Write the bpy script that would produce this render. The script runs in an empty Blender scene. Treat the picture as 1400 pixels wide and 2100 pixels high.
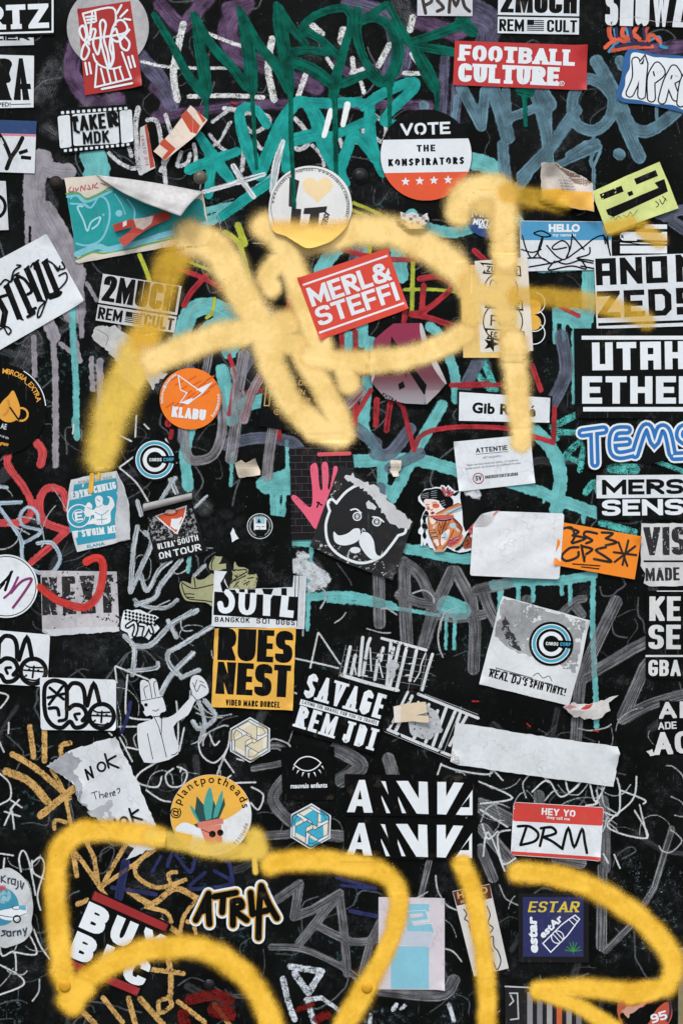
import bpy, math, random
import numpy as np
from mathutils.geometry import delaunay_2d_cdt
from mathutils import Vector

R = math.radians
random.seed(7)
sc = bpy.context.scene
COL = sc.collection
S = 0.0005            # metres of wall per photo pixel
ZC = 1.30             # height of the picture centre above the pavement

# ------------------------------------------------------------ camera, world, sun, exposure
cam = bpy.data.cameras.new('camera')
cam.sensor_fit = 'VERTICAL'; cam.sensor_height = 24.0
DIST = 1.55
cam.lens = 24.0 * DIST / (2100 * S)
cam.clip_start = 0.05; cam.clip_end = 200
camo = bpy.data.objects.new('camera', cam); COL.objects.link(camo)
camo.location = (0, -DIST, ZC); camo.rotation_euler = (R(90), 0, 0)
sc.camera = camo

SUN_EL, SUN_AZ = R(52), R(-28)      # high, from the upper left in front of the wall
world = bpy.data.worlds.new('World'); sc.world = world; world.use_nodes = True
wt = world.node_tree
sky = wt.nodes.new('ShaderNodeTexSky'); sky.sky_type = 'NISHITA'; sky.sun_disc = False
sky.sun_elevation = SUN_EL; sky.sun_rotation = R(180) + SUN_AZ
sky.air_density = 1.0; sky.dust_density = 3.0
bg = wt.nodes['Background']; bg.inputs[1].default_value = 0.10
wt.links.new(sky.outputs[0], bg.inputs[0])
sl = bpy.data.lights.new('sun', 'SUN'); sl.energy = 1.5; sl.angle = R(16); sl.color = (1.0, .97, .93)
slo = bpy.data.objects.new('sun', sl); COL.objects.link(slo)
sd_ = Vector((math.sin(SUN_AZ) * math.cos(SUN_EL), -math.cos(SUN_AZ) * math.cos(SUN_EL), math.sin(SUN_EL)))
slo.location = (-1, -3, 5); slo.rotation_euler = sd_.to_track_quat('Z', 'Y').to_euler()
sc.view_settings.view_transform = 'Standard'; sc.view_settings.look = 'None'
sc.view_settings.exposure = 0.60; sc.view_settings.gamma = 1.0
sc.render.engine = 'CYCLES'
sc.cycles.transparent_max_bounces = 40
sc.cycles.max_bounces = 6

# ------------------------------------------------------------ small helpers
def lin(c):
    def f(v):
        v /= 255.0
        return v / 12.92 if v <= .04045 else ((v + .055) / 1.055) ** 2.4
    return (f(c[0]), f(c[1]), f(c[2]), 1)

def pts(s):
    if isinstance(s, str):
        return [tuple(float(v) for v in p.split(',')) for p in s.split()]
    return [tuple(p) for p in s]

def smooth(P, n=6, closed=False):
    P = [tuple(p) for p in P]
    if len(P) < 3: return P
    Q = ([P[-1]] + P + P[:2]) if closed else ([P[0]] + P + [P[-1]])
    out = []
    for i in range(1, len(Q) - 2):
        a, b, c, d = (np.array(q) for q in Q[i - 1:i + 3])
        for k in range(n):
            t = k / n
            out.append(tuple(.5 * (2 * b + (c - a) * t + (2 * a - 5 * b + 4 * c - d) * t * t + (3 * b - a - 3 * c + d) * t ** 3)))
    if not closed: out.append(P[-1])
    return out

def circ(cx, cy, r, n=56, a0=0, a1=360, ry=None):
    ry = r if ry is None else ry
    m = n if a1 - a0 == 360 else n + 1
    return [(cx + r * math.cos(R(a0 + (a1 - a0) * i / n)), cy + ry * math.sin(R(a0 + (a1 - a0) * i / n))) for i in range(m)]

def roundpoly(P, r, n=5):
    P = pts(P); out = []
    for i, p in enumerate(P):
        a = np.array(P[i - 1]); b = np.array(p); c = np.array(P[(i + 1) % len(P)])
        u = (a - b); v = (c - b); lu = np.hypot(*u); lv = np.hypot(*v); k = min(r, lu * .45, lv * .45)
        s = b + u / lu * k; e = b + v / lv * k
        for j in range(n + 1):
            t = j / n
            out.append(tuple((1 - t) ** 2 * s + 2 * t * (1 - t) * b + t * t * e))
    return out

def ragged(P, amp=2.0, step=6, seed=1):
    rnd = random.Random(seed); P = pts(P); out = []
    for i, p in enumerate(P):
        q = P[(i + 1) % len(P)]; L = math.dist(p, q); n = max(1, int(L / step))
        for k in range(n):
            t = (k + (rnd.uniform(-.3, .3) if k else 0)) / n
            a = amp if k else amp * .4
            out.append((p[0] + (q[0] - p[0]) * t + rnd.uniform(-a, a), p[1] + (q[1] - p[1]) * t + rnd.uniform(-a, a)))
    return out

def area(P):
    return .5 * sum(P[i - 1][0] * P[i][1] - P[i][0] * P[i - 1][1] for i in range(len(P)))

def ribbon(P, w, closed=False, cap='round', lim=2.2):
    """polygons of a stroke along P: a list of quads and two end caps"""
    Q = []; W = []
    for i, p in enumerate(P):
        wi = p[2] if len(p) > 2 else w
        if Q and math.dist(Q[-1], p[:2]) < 1e-4: continue
        Q.append(p[:2]); W.append(wi)
    if len(Q) < 2: return []
    n = len(Q); A = np.array(Q, float)
    d = np.diff(A, axis=0); d /= np.linalg.norm(d, axis=1)[:, None]
    L = []; Rr = []
    for i in range(n):
        if closed: a, b = (d[i - 1] if i else (A[0] - A[-1]) / np.linalg.norm(A[0] - A[-1])), (d[i] if i < n - 1 else (A[0] - A[-1]) / np.linalg.norm(A[0] - A[-1]))
        else: a, b = d[max(i - 1, 0)], d[min(i, n - 2)]
        t = a + b; lt = np.linalg.norm(t)
        t = t / lt if lt > 1e-6 else a
        nn = np.array((-t[1], t[0])); c = max(abs(np.dot(nn, (-a[1], a[0]))), 1 / lim)
        h = W[i] / 2 / c
        L.append(A[i] + nn * h); Rr.append(A[i] - nn * h)
    polys = []
    for i in range(n - 1 + (1 if closed else 0)):
        j = (i + 1) % n
        polys.append([tuple(L[i]), tuple(L[j]), tuple(Rr[j]), tuple(Rr[i])])
    if not closed and cap == 'round':
        for i, t, f in ((0, -d[0], 0), (n - 1, d[-1], 1)):
            h = W[i] / 2; nn = np.array((-t[1], t[0]))
            polys.append([tuple(A[i] + nn * h * math.cos(x) + t * h * math.sin(x)) for x in np.linspace(0, math.pi, 7)])
    return polys

# ------------------------------------------------------------ materials
MATS = {}
class N:
    def __init__(s, name):
        s.m = bpy.data.materials.new(name); s.m.use_nodes = True
        s.t = s.m.node_tree; s.b = s.t.nodes['Principled BSDF']; s.out = s.t.nodes['Material Output']
        g = s('ShaderNodeNewGeometry'); v = s('ShaderNodeVectorMath'); v.operation = 'SCALE'
        s.t.links.new(g.outputs['Position'], v.inputs[0]); v.inputs['Scale'].default_value = 1 / S
        s.px = v.outputs[0]
    def __call__(s, k): return s.t.nodes.new(k)
    def link(s, a, b): s.t.links.new(a, b)
    def put(s, a, sock):
        if hasattr(a, 'links'): s.link(a, sock)
        else: sock.default_value = a
    def noise(s, size, detail=3, vec=None, rough=.55, dim='3D', off=0):
        n = s('ShaderNodeTexNoise'); n.inputs['Scale'].default_value = 1 / size
        n.inputs['Detail'].default_value = detail; n.inputs['Roughness'].default_value = rough
        src = vec if vec is not None else s.px
        if off:
            a = s('ShaderNodeVectorMath'); a.inputs[1].default_value = (off, off * 1.7, off * .3); s.link(src, a.inputs[0]); src = a.outputs[0]
        s.link(src, n.inputs['Vector']); return n.outputs['Fac']
    def math(s, op, a, b=None, c=None, clamp=False):
        n = s('ShaderNodeMath'); n.operation = op; n.use_clamp = clamp
        for i, x in enumerate((a, b, c)):
            if x is not None: s.put(x, n.inputs[i])
        return n.outputs[0]
    def step(s, x, lo, hi, a=0., b=1.):
        n = s('ShaderNodeMapRange'); n.interpolation_type = 'SMOOTHSTEP'
        for i, v in enumerate((x, lo, hi, a, b)): s.put(v, n.inputs[i])
        return n.outputs[0]
    def mix(s, f, a, b):
        n = s('ShaderNodeMix'); n.data_type = 'RGBA'
        s.put(f, n.inputs[0]); s.put(a, n.inputs[6]); s.put(b, n.inputs[7]); return n.outputs[2]
    def attr(s, name):
        n = s('ShaderNodeAttribute'); n.attribute_name = name; return n.outputs['Fac']
    def bump(s, h, strength=.3, dist=.0006):
        n = s('ShaderNodeBump'); n.inputs['Strength'].default_value = strength; n.inputs['Distance'].default_value = dist
        s.link(h, n.inputs['Height']); s.link(n.outputs[0], s.b.inputs['Normal'])
    def alpha(s, a):
        tr = s('ShaderNodeBsdfTransparent'); mx = s('ShaderNodeMixShader')
        s.put(a, mx.inputs[0]); s.link(tr.outputs[0], mx.inputs[1]); s.link(s.b.outputs[0], mx.inputs[2])
        s.link(mx.outputs[0], s.out.inputs[0])

def sh(c, f): return tuple(min(255, v * f) for v in c)

def stock(c, rough=.5, wrinkle=.25, grime=.12, wear=0, wsize=26, spec=.3, seed=0, wfine=4, scratch=.0):
    """printed paper or vinyl of one colour; wear = how much of it has been scraped or torn off"""
    key = ('stock', c, rough, wrinkle, grime, wear, wsize, seed, wfine, scratch)
    if key in MATS: return MATS[key]
    n = N('printed_%d_%d_%d' % tuple(int(v) for v in c)); b = n.b
    b.inputs['Roughness'].default_value = rough; b.inputs['Specular IOR Level'].default_value = spec
    f1 = n.noise(90, 4, off=seed); f2 = n.noise(9, 3, off=seed)
    f = n.math('MULTIPLY_ADD', f1, .7, n.math('MULTIPLY', f2, .3))
    m1 = n.mix(n.step(f, .32, .7), lin(sh(c, 1 - grime * .55)), lin(sh(c, 1.02)))
    spots = n.math('MULTIPLY', n.step(n.noise(3.2, 2, off=3 + seed), .69, .76), n.step(n.noise(60, 2, off=40 + seed), .45, .6))
    m2 = n.mix(n.math('MULTIPLY', spots, min(.8, grime * 2.2)), m1, lin((95, 92, 88)))
    if wrinkle >= .4 and sum(c) > 300:
        wv = n('ShaderNodeTexVoronoi'); wv.feature = 'DISTANCE_TO_EDGE'; wv.inputs['Scale'].default_value = 1 / 46
        wp = n('ShaderNodeVectorMath'); wp.operation = 'MULTIPLY_ADD'; nz = n('ShaderNodeTexNoise'); nz.inputs['Scale'].default_value = 1 / 30; n.link(n.px, nz.inputs['Vector'])
        n.link(nz.outputs['Color'], wp.inputs[0]); wp.inputs[1].default_value = (34, 34, 34); n.link(n.px, wp.inputs[2]); n.link(wp.outputs[0], wv.inputs['Vector'])
        cr = n.math('MULTIPLY', n.step(wv.outputs['Distance'], .0, .028, 1., 0.), n.step(n.noise(55, 2, off=50 + seed), .46, .60))
        m2 = n.mix(n.math('MULTIPLY', cr, .22), m2, lin((110, 108, 104)))
    if grime >= .08:
        w = n('ShaderNodeMapping'); w.inputs['Rotation'].default_value = (0, R(28 + seed * 17), 0); w.inputs['Scale'].default_value = (1, 1, .05); n.link(n.px, w.inputs[0])
        sc_ = n.math('MULTIPLY', n.step(n.noise(2.4, 2, vec=w.outputs[0], off=60), .66, .73), n.step(n.noise(80, 3, off=64 + seed), .47, .62))
        m2 = n.mix(n.math('MULTIPLY', sc_, .28), m2, lin((150, 150, 150) if sum(c) < 420 else (120, 118, 114)))
        st = n.math('MULTIPLY', n.step(n.noise(70, 5, off=81, rough=.65), .55, .68), n.step(n.noise(14, 4, off=85), .42, .62))
        m2 = n.mix(n.math('MULTIPLY', st, .16), m2, lin((128, 120, 106)))
    n.link(m2, b.inputs['Base Color'])
    if wrinkle:
        h = n.math('ADD', n.noise(40, 3, off=seed, rough=.42), n.math('MULTIPLY', n.noise(3, 1), .05))
        n.bump(h, wrinkle, .0014)
    if wear:
        a = n.math('ADD', n.noise(wsize, 5, off=11 + seed, rough=.68), n.math('MULTIPLY', n.math('SUBTRACT', n.noise(wfine, 3, off=5), .5), .35))
        al = n.step(a, wear - .015, wear + .015)
        if scratch:
            w = n('ShaderNodeMapping'); w.inputs['Rotation'].default_value = (0, R(35), 0); w.inputs['Scale'].default_value = (1, 1, .06); n.link(n.px, w.inputs[0])
            al = n.math('MULTIPLY', al, n.step(n.noise(3.5, 2, vec=w.outputs[0], off=2), .60 - scratch, .62 - scratch, 1., 0.))
        n.alpha(al)
    MATS[key] = n.m
    return n.m

def paint(c, edge=1.2, esize=5, dry=0., dsize=3., op=1., chalk=0., soft=.8, rough=.45, wash=.15, streak=70, name='paint', spec=.14, c2=None):
    """brushed, markered or rolled paint: alpha from the stroke's own distance field"""
    n = N('%s_%d_%d_%d' % ((name,) + tuple(int(v) for v in c))); b = n.b
    b.inputs['Roughness'].default_value = rough; b.inputs['Specular IOR Level'].default_value = spec
    sdv = n.attr('sd'); lat = n.attr('lat'); alo = n.attr('alo')
    e = n.math('MULTIPLY_ADD', n.math('SUBTRACT', n.noise(esize, 4), .5), edge * 2.4, sdv)
    a = n.step(e, -soft, soft)
    cv = n('ShaderNodeCombineXYZ'); n.link(n.math('DIVIDE', lat, dsize), cv.inputs[0]); n.link(n.math('DIVIDE', alo, streak), cv.inputs[1])
    st = n.noise(1, 3, vec=cv.outputs[0])
    if dry:
        a = n.math('MULTIPLY', a, n.step(st, .30, .62, 1 - dry, 1.))
    if chalk:
        g = n.math('MULTIPLY_ADD', n.noise(13, 3), .40, n.math('MULTIPLY', n.noise(2.0, 4, rough=.75), .80))
        a = n.math('MULTIPLY', a, n.step(g, chalk - .10, chalk + .08))
    if op < 1:
        bl = n.step(n.noise(40, 4), .35, .65, op * .75, op * 1.15)
        a = n.math('MULTIPLY', a, bl)
        rim = n.step(n.math('ABSOLUTE', n.math('SUBTRACT', sdv, 2.0)), .0, 2.2, 1.35, 1.)
        a = n.math('MULTIPLY', a, rim, clamp=True)
    f = n.math('ADD', n.math('MULTIPLY', n.noise(30, 5), .6), n.math('MULTIPLY', st, .4))
    n.link(n.mix(n.step(f, .35, .65), lin(sh(c, 1 - wash)), lin(c2 or sh(c, 1 + wash * .6))), b.inputs['Base Color'])
    n.bump(n.math('ADD', n.noise(4, 3), n.math('MULTIPLY', st, .8)), .25, .0008)
    n.alpha(a)
    return n.m

def spray(c, grain=.30, op=1., name='spray_paint', c2=None):
    n = N('%s_%d_%d_%d' % ((name,) + tuple(int(v) for v in c))); b = n.b
    b.inputs['Roughness'].default_value = .5; b.inputs['Specular IOR Level'].default_value = .25
    d0 = n.attr('sd')
    d = n.math('MULTIPLY_ADD', n.math('SUBTRACT', n.noise(46, 3, off=90), .5), .55, d0)
    g = n.math('ADD', n.math('MULTIPLY', n.noise(2.3, 2, rough=.8), .8), n.math('MULTIPLY', n.noise(16, 4), .2))
    lo = n.math('MULTIPLY_ADD', g, grain * 4.4, .5 - grain * 2.2)
    a = n.step(d, n.math('SUBTRACT', lo, .44), n.math('ADD', lo, .34))
    big = n.math('MULTIPLY_ADD', n.noise(9, 3), .25, n.math('MULTIPLY', n.noise(70, 4), .75))
    a = n.math('MULTIPLY', a, n.step(big, .34, .60, op - .08 - (1 - op) * .2, min(1, op + .04)))
    dots = n.math('MULTIPLY', n.step(n.noise(2.4, 1, off=17), .70, .76), n.step(d0, .0, .20))
    a = n.math('MAXIMUM', a, n.math('MULTIPLY', dots, .6))
    mist = n.math('MULTIPLY', n.step(d0, .0, .35), n.step(n.noise(60, 3, off=33), .40, .66, .02, .26))
    a = n.math('MAXIMUM', a, n.math('MULTIPLY', mist, n.step(g, .42, .60)))
    pits = n.math('MULTIPLY', n.step(n.noise(3.0, 2, off=27), .70, .74), n.step(n.noise(50, 3, off=3), .5, .62))
    a = n.math('MULTIPLY', a, n.math('SUBTRACT', 1., n.math('MULTIPLY', pits, .7)))
    n.link(n.mix(n.step(big, .36, .62), lin(sh(c, .985)), lin(c2 or c)), b.inputs['Base Color'])
    n.bump(n.math('ADD', n.math('MULTIPLY', n.noise(3, 2), .2), n.noise(30, 4, rough=.4)), .16, .0009)
    n.alpha(a)
    return n.m

# ------------------------------------------------------------ height map of what is already stuck on the wall (metres)
CELL = 2; OX, OY = -240, -240
HM = np.full(((2100 + 480) // CELL, (1400 + 480) // CELL), 0.0012)
HL = np.zeros_like(HM)          # extra height of curled paper
def hm_mask(P):
    A = np.array([p[:2] for p in P], float)
    x0, y0 = A.min(0); x1, y1 = A.max(0)
    i0, i1 = max(0, int((x0 - OX) / CELL) - 1), min(HM.shape[1], int((x1 - OX) / CELL) + 2)
    j0, j1 = max(0, int((y0 - OY) / CELL) - 1), min(HM.shape[0], int((y1 - OY) / CELL) + 2)
    if i1 <= i0 or j1 <= j0: return None
    X, Y = np.meshgrid(OX + (np.arange(i0, i1) + .5) * CELL, OY + (np.arange(j0, j1) + .5) * CELL)
    ins = np.zeros(X.shape, bool); n = len(A)
    for k in range(n):
        (xa, ya), (xb, yb) = A[k - 1], A[k]
        if ya == yb: continue
        c = ((ya > Y) != (yb > Y)) & (X < (xb - xa) * (Y - ya) / (yb - ya) + xa)
        ins ^= c
    m = ins.copy()
    m[1:] |= ins[:-1]; m[:-1] |= ins[1:]; m[:, 1:] |= m[:, :-1].copy(); m[:, :-1] |= m[:, 1:].copy()
    return (slice(j0, j1), slice(i0, i1)), m, X, Y

# ------------------------------------------------------------ objects
def W3(px, py, d=0): return ((px - 700) * S, -d, ZC + (1050 - py) * S)

def link_mesh(name, V, F, mats, mi=None, parent=None, loc=(0, 0, 0), attrs=None, smoothf=False):
    me = bpy.data.meshes.new(name); me.from_pydata(V, [], F)
    for m in mats: me.materials.append(m)
    if mi is not None: me.polygons.foreach_set('material_index', mi)
    if smoothf: me.polygons.foreach_set('use_smooth', [True] * len(F))
    for k, v in (attrs or {}).items():
        a = me.attributes.new(k, 'FLOAT', 'POINT'); a.data.foreach_set('value', np.asarray(v, np.float32))
    me.update()
    o = bpy.data.objects.new(name, me); COL.objects.link(o)
    o.parent = parent; o.location = loc
    return o

def field(strokes, cell, mode='sd', margin=4):
    """distance field of strokes on a grid -> (V px, faces, sd, lat, alo)"""
    G = {}
    allp = []
    for w, P, cl in strokes:
        allp += [(p[0], p[1], (p[2] if len(p) > 2 else w)) for p in P]
    A = np.array(allp); ext = A[:, 2].max() * .5 * (1.75 if mode == 'spray' else 1) + margin + cell
    x0, y0 = A[:, :2].min(0) - ext; x1, y1 = A[:, :2].max(0) + ext
    x0, y0, x1, y1 = max(x0, -60), max(y0, -60), min(x1, 1460), min(y1, 2160)
    nx, ny = int((x1 - x0) / cell) + 2, int((y1 - y0) / cell) + 2
    gx = x0 + np.arange(nx) * cell; gy = y0 + np.arange(ny) * cell
    SD = np.full((ny, nx), -99.); LA = np.zeros((ny, nx)); AL = np.zeros((ny, nx))
    for si, (w, P, cl) in enumerate(strokes):
        if cl: P = P + [P[0]]
        run = si * 531.7
        for a, b in zip(P[:-1], P[1:]):
            wa = a[2] if len(a) > 2 else w; wb = b[2] if len(b) > 2 else w
            e = max(wa, wb) * .5 * (1.75 if mode == 'spray' else 1) + margin + cell
            i0 = max(0, int((min(a[0], b[0]) - e - x0) / cell)); i1 = min(nx, int((max(a[0], b[0]) + e - x0) / cell) + 2)
            j0 = max(0, int((min(a[1], b[1]) - e - y0) / cell)); j1 = min(ny, int((max(a[1], b[1]) + e - y0) / cell) + 2)
            L = math.hypot(b[0] - a[0], b[1] - a[1])
            if i1 <= i0 or j1 <= j0 or L < 1e-6: run += L; continue
            X, Y = np.meshgrid(gx[i0:i1], gy[j0:j1])
            ux, uy = (b[0] - a[0]) / L, (b[1] - a[1]) / L
            t = np.clip((X - a[0]) * ux + (Y - a[1]) * uy, 0, L)
            dx, dy = X - a[0] - t * ux, Y - a[1] - t * uy
            D = np.hypot(dx, dy); hw = (wa + (wb - wa) * t / L) / 2
            v = (hw - D) if mode == 'sd' else -(D / hw)
            s = SD[j0:j1, i0:i1]; m = v > s
            s[m] = v[m]
            LA[j0:j1, i0:i1][m] = (-dx * uy + dy * ux)[m]
            AL[j0:j1, i0:i1][m] = (run + t)[m]
            run += L
    thr = -margin if mode == 'sd' else -1.68
    c = np.maximum.reduce([SD[:-1, :-1], SD[1:, :-1], SD[:-1, 1:], SD[1:, 1:]])
    J, I = np.nonzero(c > thr)
    return gx, gy, SD, LA, AL, J, I

PAINT_D = [0.00004]
def parse_strokes(strokes):
    out = []
    for s in strokes:
        w, p = s[0], pts(s[1]); opt = s[2] if len(s) > 2 else 's'
        cl = 'c' in opt
        if any(len(q) > 2 for q in p): p = [q if len(q) > 2 else (q[0], q[1], w) for q in p]
        P = smooth(p, 6, cl) if 's' in opt or 'c' in opt else p
        out.append((w, P, cl))
    return out

def tag_paint(label, mat, strokes, cell=4, name='graffiti_tag', mode='sd', margin=4, conform=False, prof=None):
    st = parse_strokes(strokes)
    gx, gy, SD, LA, AL, J, I = field(st, cell, mode, margin)
    ny, nx = SD.shape
    X, Y = np.meshgrid(gx, gy)
    if conform:
        ci = np.clip(((X - OX) / CELL).astype(int), 1, HM.shape[1] - 2); cj = np.clip(((Y - OY) / CELL).astype(int), 1, HM.shape[0] - 2)
        HH = HM + HL
        for _ in range(3):
            Z = HH.copy()
            Z[1:] = np.maximum(Z[1:], HH[:-1]); Z[:-1] = np.maximum(Z[:-1], HH[1:]); HH = Z.copy()
            HH[:, 1:] = np.maximum(HH[:, 1:], Z[:, :-1]); HH[:, :-1] = np.maximum(HH[:, :-1], Z[:, 1:])
        for _ in range(2):
            HH[1:-1, 1:-1] = sum(HH[1 + p:HH.shape[0] - 1 + p, 1 + q:HH.shape[1] - 1 + q] for p in (-1, 0, 1) for q in (-1, 0, 1)) / 9
        D = HH[cj, ci] + conform
    else:
        PAINT_D[0] += .000018
        D = np.full(SD.shape, PAINT_D[0])
    idx = np.full(SD.shape, -1)
    use = np.zeros(SD.shape, bool)
    for a in (0, 1):
        for b in (0, 1): use[J + a, I + b] = True
    idx[use] = np.arange(use.sum())
    V = np.stack([(X[use] - 700) * S, -D[use], ZC + (1050 - Y[use]) * S], 1)
    F = np.stack([idx[J + 1, I], idx[J + 1, I + 1], idx[J, I + 1], idx[J, I]], 1)
    sdv = SD[use] if mode == 'sd' else prof(-SD[use])
    o = link_mesh(name, V.tolist(), F.tolist(), [mat], None, WALL, (0, 0, 0), {'sd': sdv, 'lat': LA[use], 'alo': AL[use]})
    o['label'] = label
    return o

def soft_profile(r):
    t = np.clip((r - .12) / (1.66 - .12), 0, 1)
    return 1 - t * t * (3 - 2 * t)

def grid_fill(P, g):
    A = np.array(P); x0, y0 = A.min(0); x1, y1 = A.max(0); D = []; tri = []
    for i, p in enumerate(P):
        q = P[(i + 1) % len(P)]; n = max(1, int(math.dist(p, q) / g))
        D += [(p[0] + (q[0] - p[0]) * k / n, p[1] + (q[1] - p[1]) * k / n) for k in range(n)]
    X, Y = np.meshgrid(np.arange(x0 + g / 2, x1, g), np.arange(y0 + g / 2, y1, g))
    v = [Vector(p) for p in D] + [Vector(p) for p in zip(X.ravel(), Y.ravel())]
    r = delaunay_2d_cdt(v, [], [list(range(len(D)))], 1, 1e-4)
    vv = [tuple(p) for p in r[0]]
    for f in r[2]:
        Q = [vv[i] for i in f]
        tri.append(Q[::-1] if area(Q) > 0 else Q)
    return D, tri

class K:
    """one sticker: an Empty with its paper and printed parts, stuck over whatever is below it"""
    def __init__(s, name, label, cat='sticker', group=None, at=None, rot=0, sc=1.0, lift=None, gap=.00012):
        s.name, s.label, s.cat, s.group, s.lift, s.gap = name, label, cat, group, lift, gap
        s.at, s.rot, s.sc = at, R(rot), sc
        s.parts = {}; s.d = .0; s.outline = None; s.base = None; s.plabel = {}
    def T(s, p):
        if s.at is None: return (p[0], p[1])
        c, q = math.cos(s.rot), math.sin(s.rot)
        return (s.at[0] + s.sc * (p[0] * c - p[1] * q), s.at[1] + s.sc * (p[0] * q + p[1] * c))
    def start(s, P):
        s.outline = P
        r = hm_mask(P)
        s.base = (HM[r[0]][r[1]].max() if r and r[1].any() else .0012) + s.gap
        A = np.array(P); s.c = ((A[:, 0].min() + A[:, 0].max()) / 2, (A[:, 1].min() + A[:, 1].max()) / 2)
    def add(s, part, mat, polys, d=None, raw=False):
        if not raw: polys = [[s.T(p) for p in P] for P in polys]
        if s.outline is None: s.start([p for P in polys for p in P] if len(polys) > 1 else polys[0])
        if d is None: s.d += .000028 if s.lift else .000012; d = s.d
        L = s.parts.setdefault(part, [])
        if s.lift:
            out = []
            for kk, P in enumerate(polys):
                A = np.array(P); e = np.ptp(A, axis=0)
                if max(e) > 24 and min(e) > 5 and abs(area(P)) > 250: out += [(Q, kk) for Q in grid_fill([tuple(p) for p in P], 4.5)[1]]
                else: out.append((P, kk))
        else: out = [(P, kk) for kk, P in enumerate(polys)]
        for P, k in out:
            if area(P) > 0: P = P[::-1]
            L.append((P, d + (k % 40) * 4e-7, mat, 0))
        return s
    def paper(s, P, mat, part='paper', th=.00016, grid=None, outline=None):
        P = [s.T(p) for p in pts(P)]
        if outline is None: outline = P
        if s.outline is None: s.start(outline)
        if area(P) > 0: P = P[::-1]
        s.d += .00003; d = s.d
        L = s.parts.setdefault(part, [])
        if s.lift or grid:
            P, tri = grid_fill(P, grid or 4.5)
            for Q in tri: L.append((Q, d, mat, 0))
        else: L.append((P, d, mat, 0))
        L.append((P, d, mat, th))
        return s
    def poly(s, part, P, mat): return s.add(part, mat, [pts(P)])
    def rect(s, part, x0, y0, x1, y1, mat): return s.add(part, mat, [[(x0, y0), (x1, y0), (x1, y1), (x0, y1)]])
    def line(s, part, P, w, mat, sm=True, closed=False, cap='round'):
        P = pts(P)
        if sm: P = smooth(P, 5, closed)
        return s.add(part, mat, ribbon(P, w, closed, cap))
    def lines(s, part, strs, w, mat, sm=True):
        for q in strs.split('|'): s.line(part, q.strip(), w, mat, sm)
        return s
    def ring(s, part, cx, cy, r, w, mat, a0=0, a1=360, n=64, ry=None):
        return s.add(part, mat, ribbon(circ(cx, cy, r, n, a0, a1, ry), w, a1 - a0 == 360, cap='butt'))
    def disc(s, part, cx, cy, r, mat, n=48, ry=None): return s.add(part, mat, [circ(cx, cy, r, n, ry=ry)])
    def done(s, single=False):
        d0 = s.base
        cx, cy = s.c
        top = W3(cx, cy, d0)
        if len(s.parts) == 1: single = True
        root = None
        if not single:
            root = bpy.data.objects.new(s.name, None); COL.objects.link(root); root.empty_display_size = .02
            root.location = top
        made = []
        for part, L in s.parts.items():
            V = []; F = []; mi = []; mats = []; ix = {}
            def vid(x, y, d):
                z = d + (s.lift(x, y) * S if s.lift else 0)
                k = (round(x, 3), round(y, 3), round(z, 8))
                if k not in ix: ix[k] = len(V); V.append(((x - cx) * S, -z, (cy - y) * S))
                return ix[k]
            for P, d, mat, th in L:
                if mat not in mats: mats.append(mat)
                if th:
                    n = len(P)
                    for i in range(n):
                        a, b = P[i], P[(i + 1) % n]
                        f = [vid(*b, d), vid(*a, d), vid(*a, d - th), vid(*b, d - th)]
                        if len(set(f)) == 4: F.append(f); mi.append(mats.index(mat))
                else:
                    f = []
                    for p in P:
                        i = vid(p[0], p[1], d)
                        if i not in f: f.append(i)
                    if len(f) >= 3: F.append(f); mi.append(mats.index(mat))
            pn = part.split('#')[0]
            o = link_mesh(pn if root else s.name, V, F, mats, mi, root, (0, 0, 0) if root else top)
            if part in s.plabel and root: o['label'] = s.plabel[part]
            made.append(o)
        t = root or made[0]
        t['label'] = s.label; t['category'] = s.cat
        if s.group: t['group'] = s.group
        r = hm_mask(s.outline)
        if r and r[1].any():
            sub = HM[r[0]]
            h = d0 + s.d + .00003
            sub[r[1]] = np.maximum(sub[r[1]], h)
            if s.lift:
                lf = np.vectorize(s.lift)(r[2], r[3]) * S; hl = HL[r[0]]
                hl[r[1]] = np.maximum(hl[r[1]], lf[r[1]])
        return t

def curl(*cs):
    # lifted corners: (x, y, reach, height) in px each
    def f(x, y):
        h = 0.
        for cx, cy, r, t in cs:
            d = math.hypot(x - cx, y - cy)
            if d < r: h += t * (1 - d / r) ** 1.6
        return h
    return f

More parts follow.
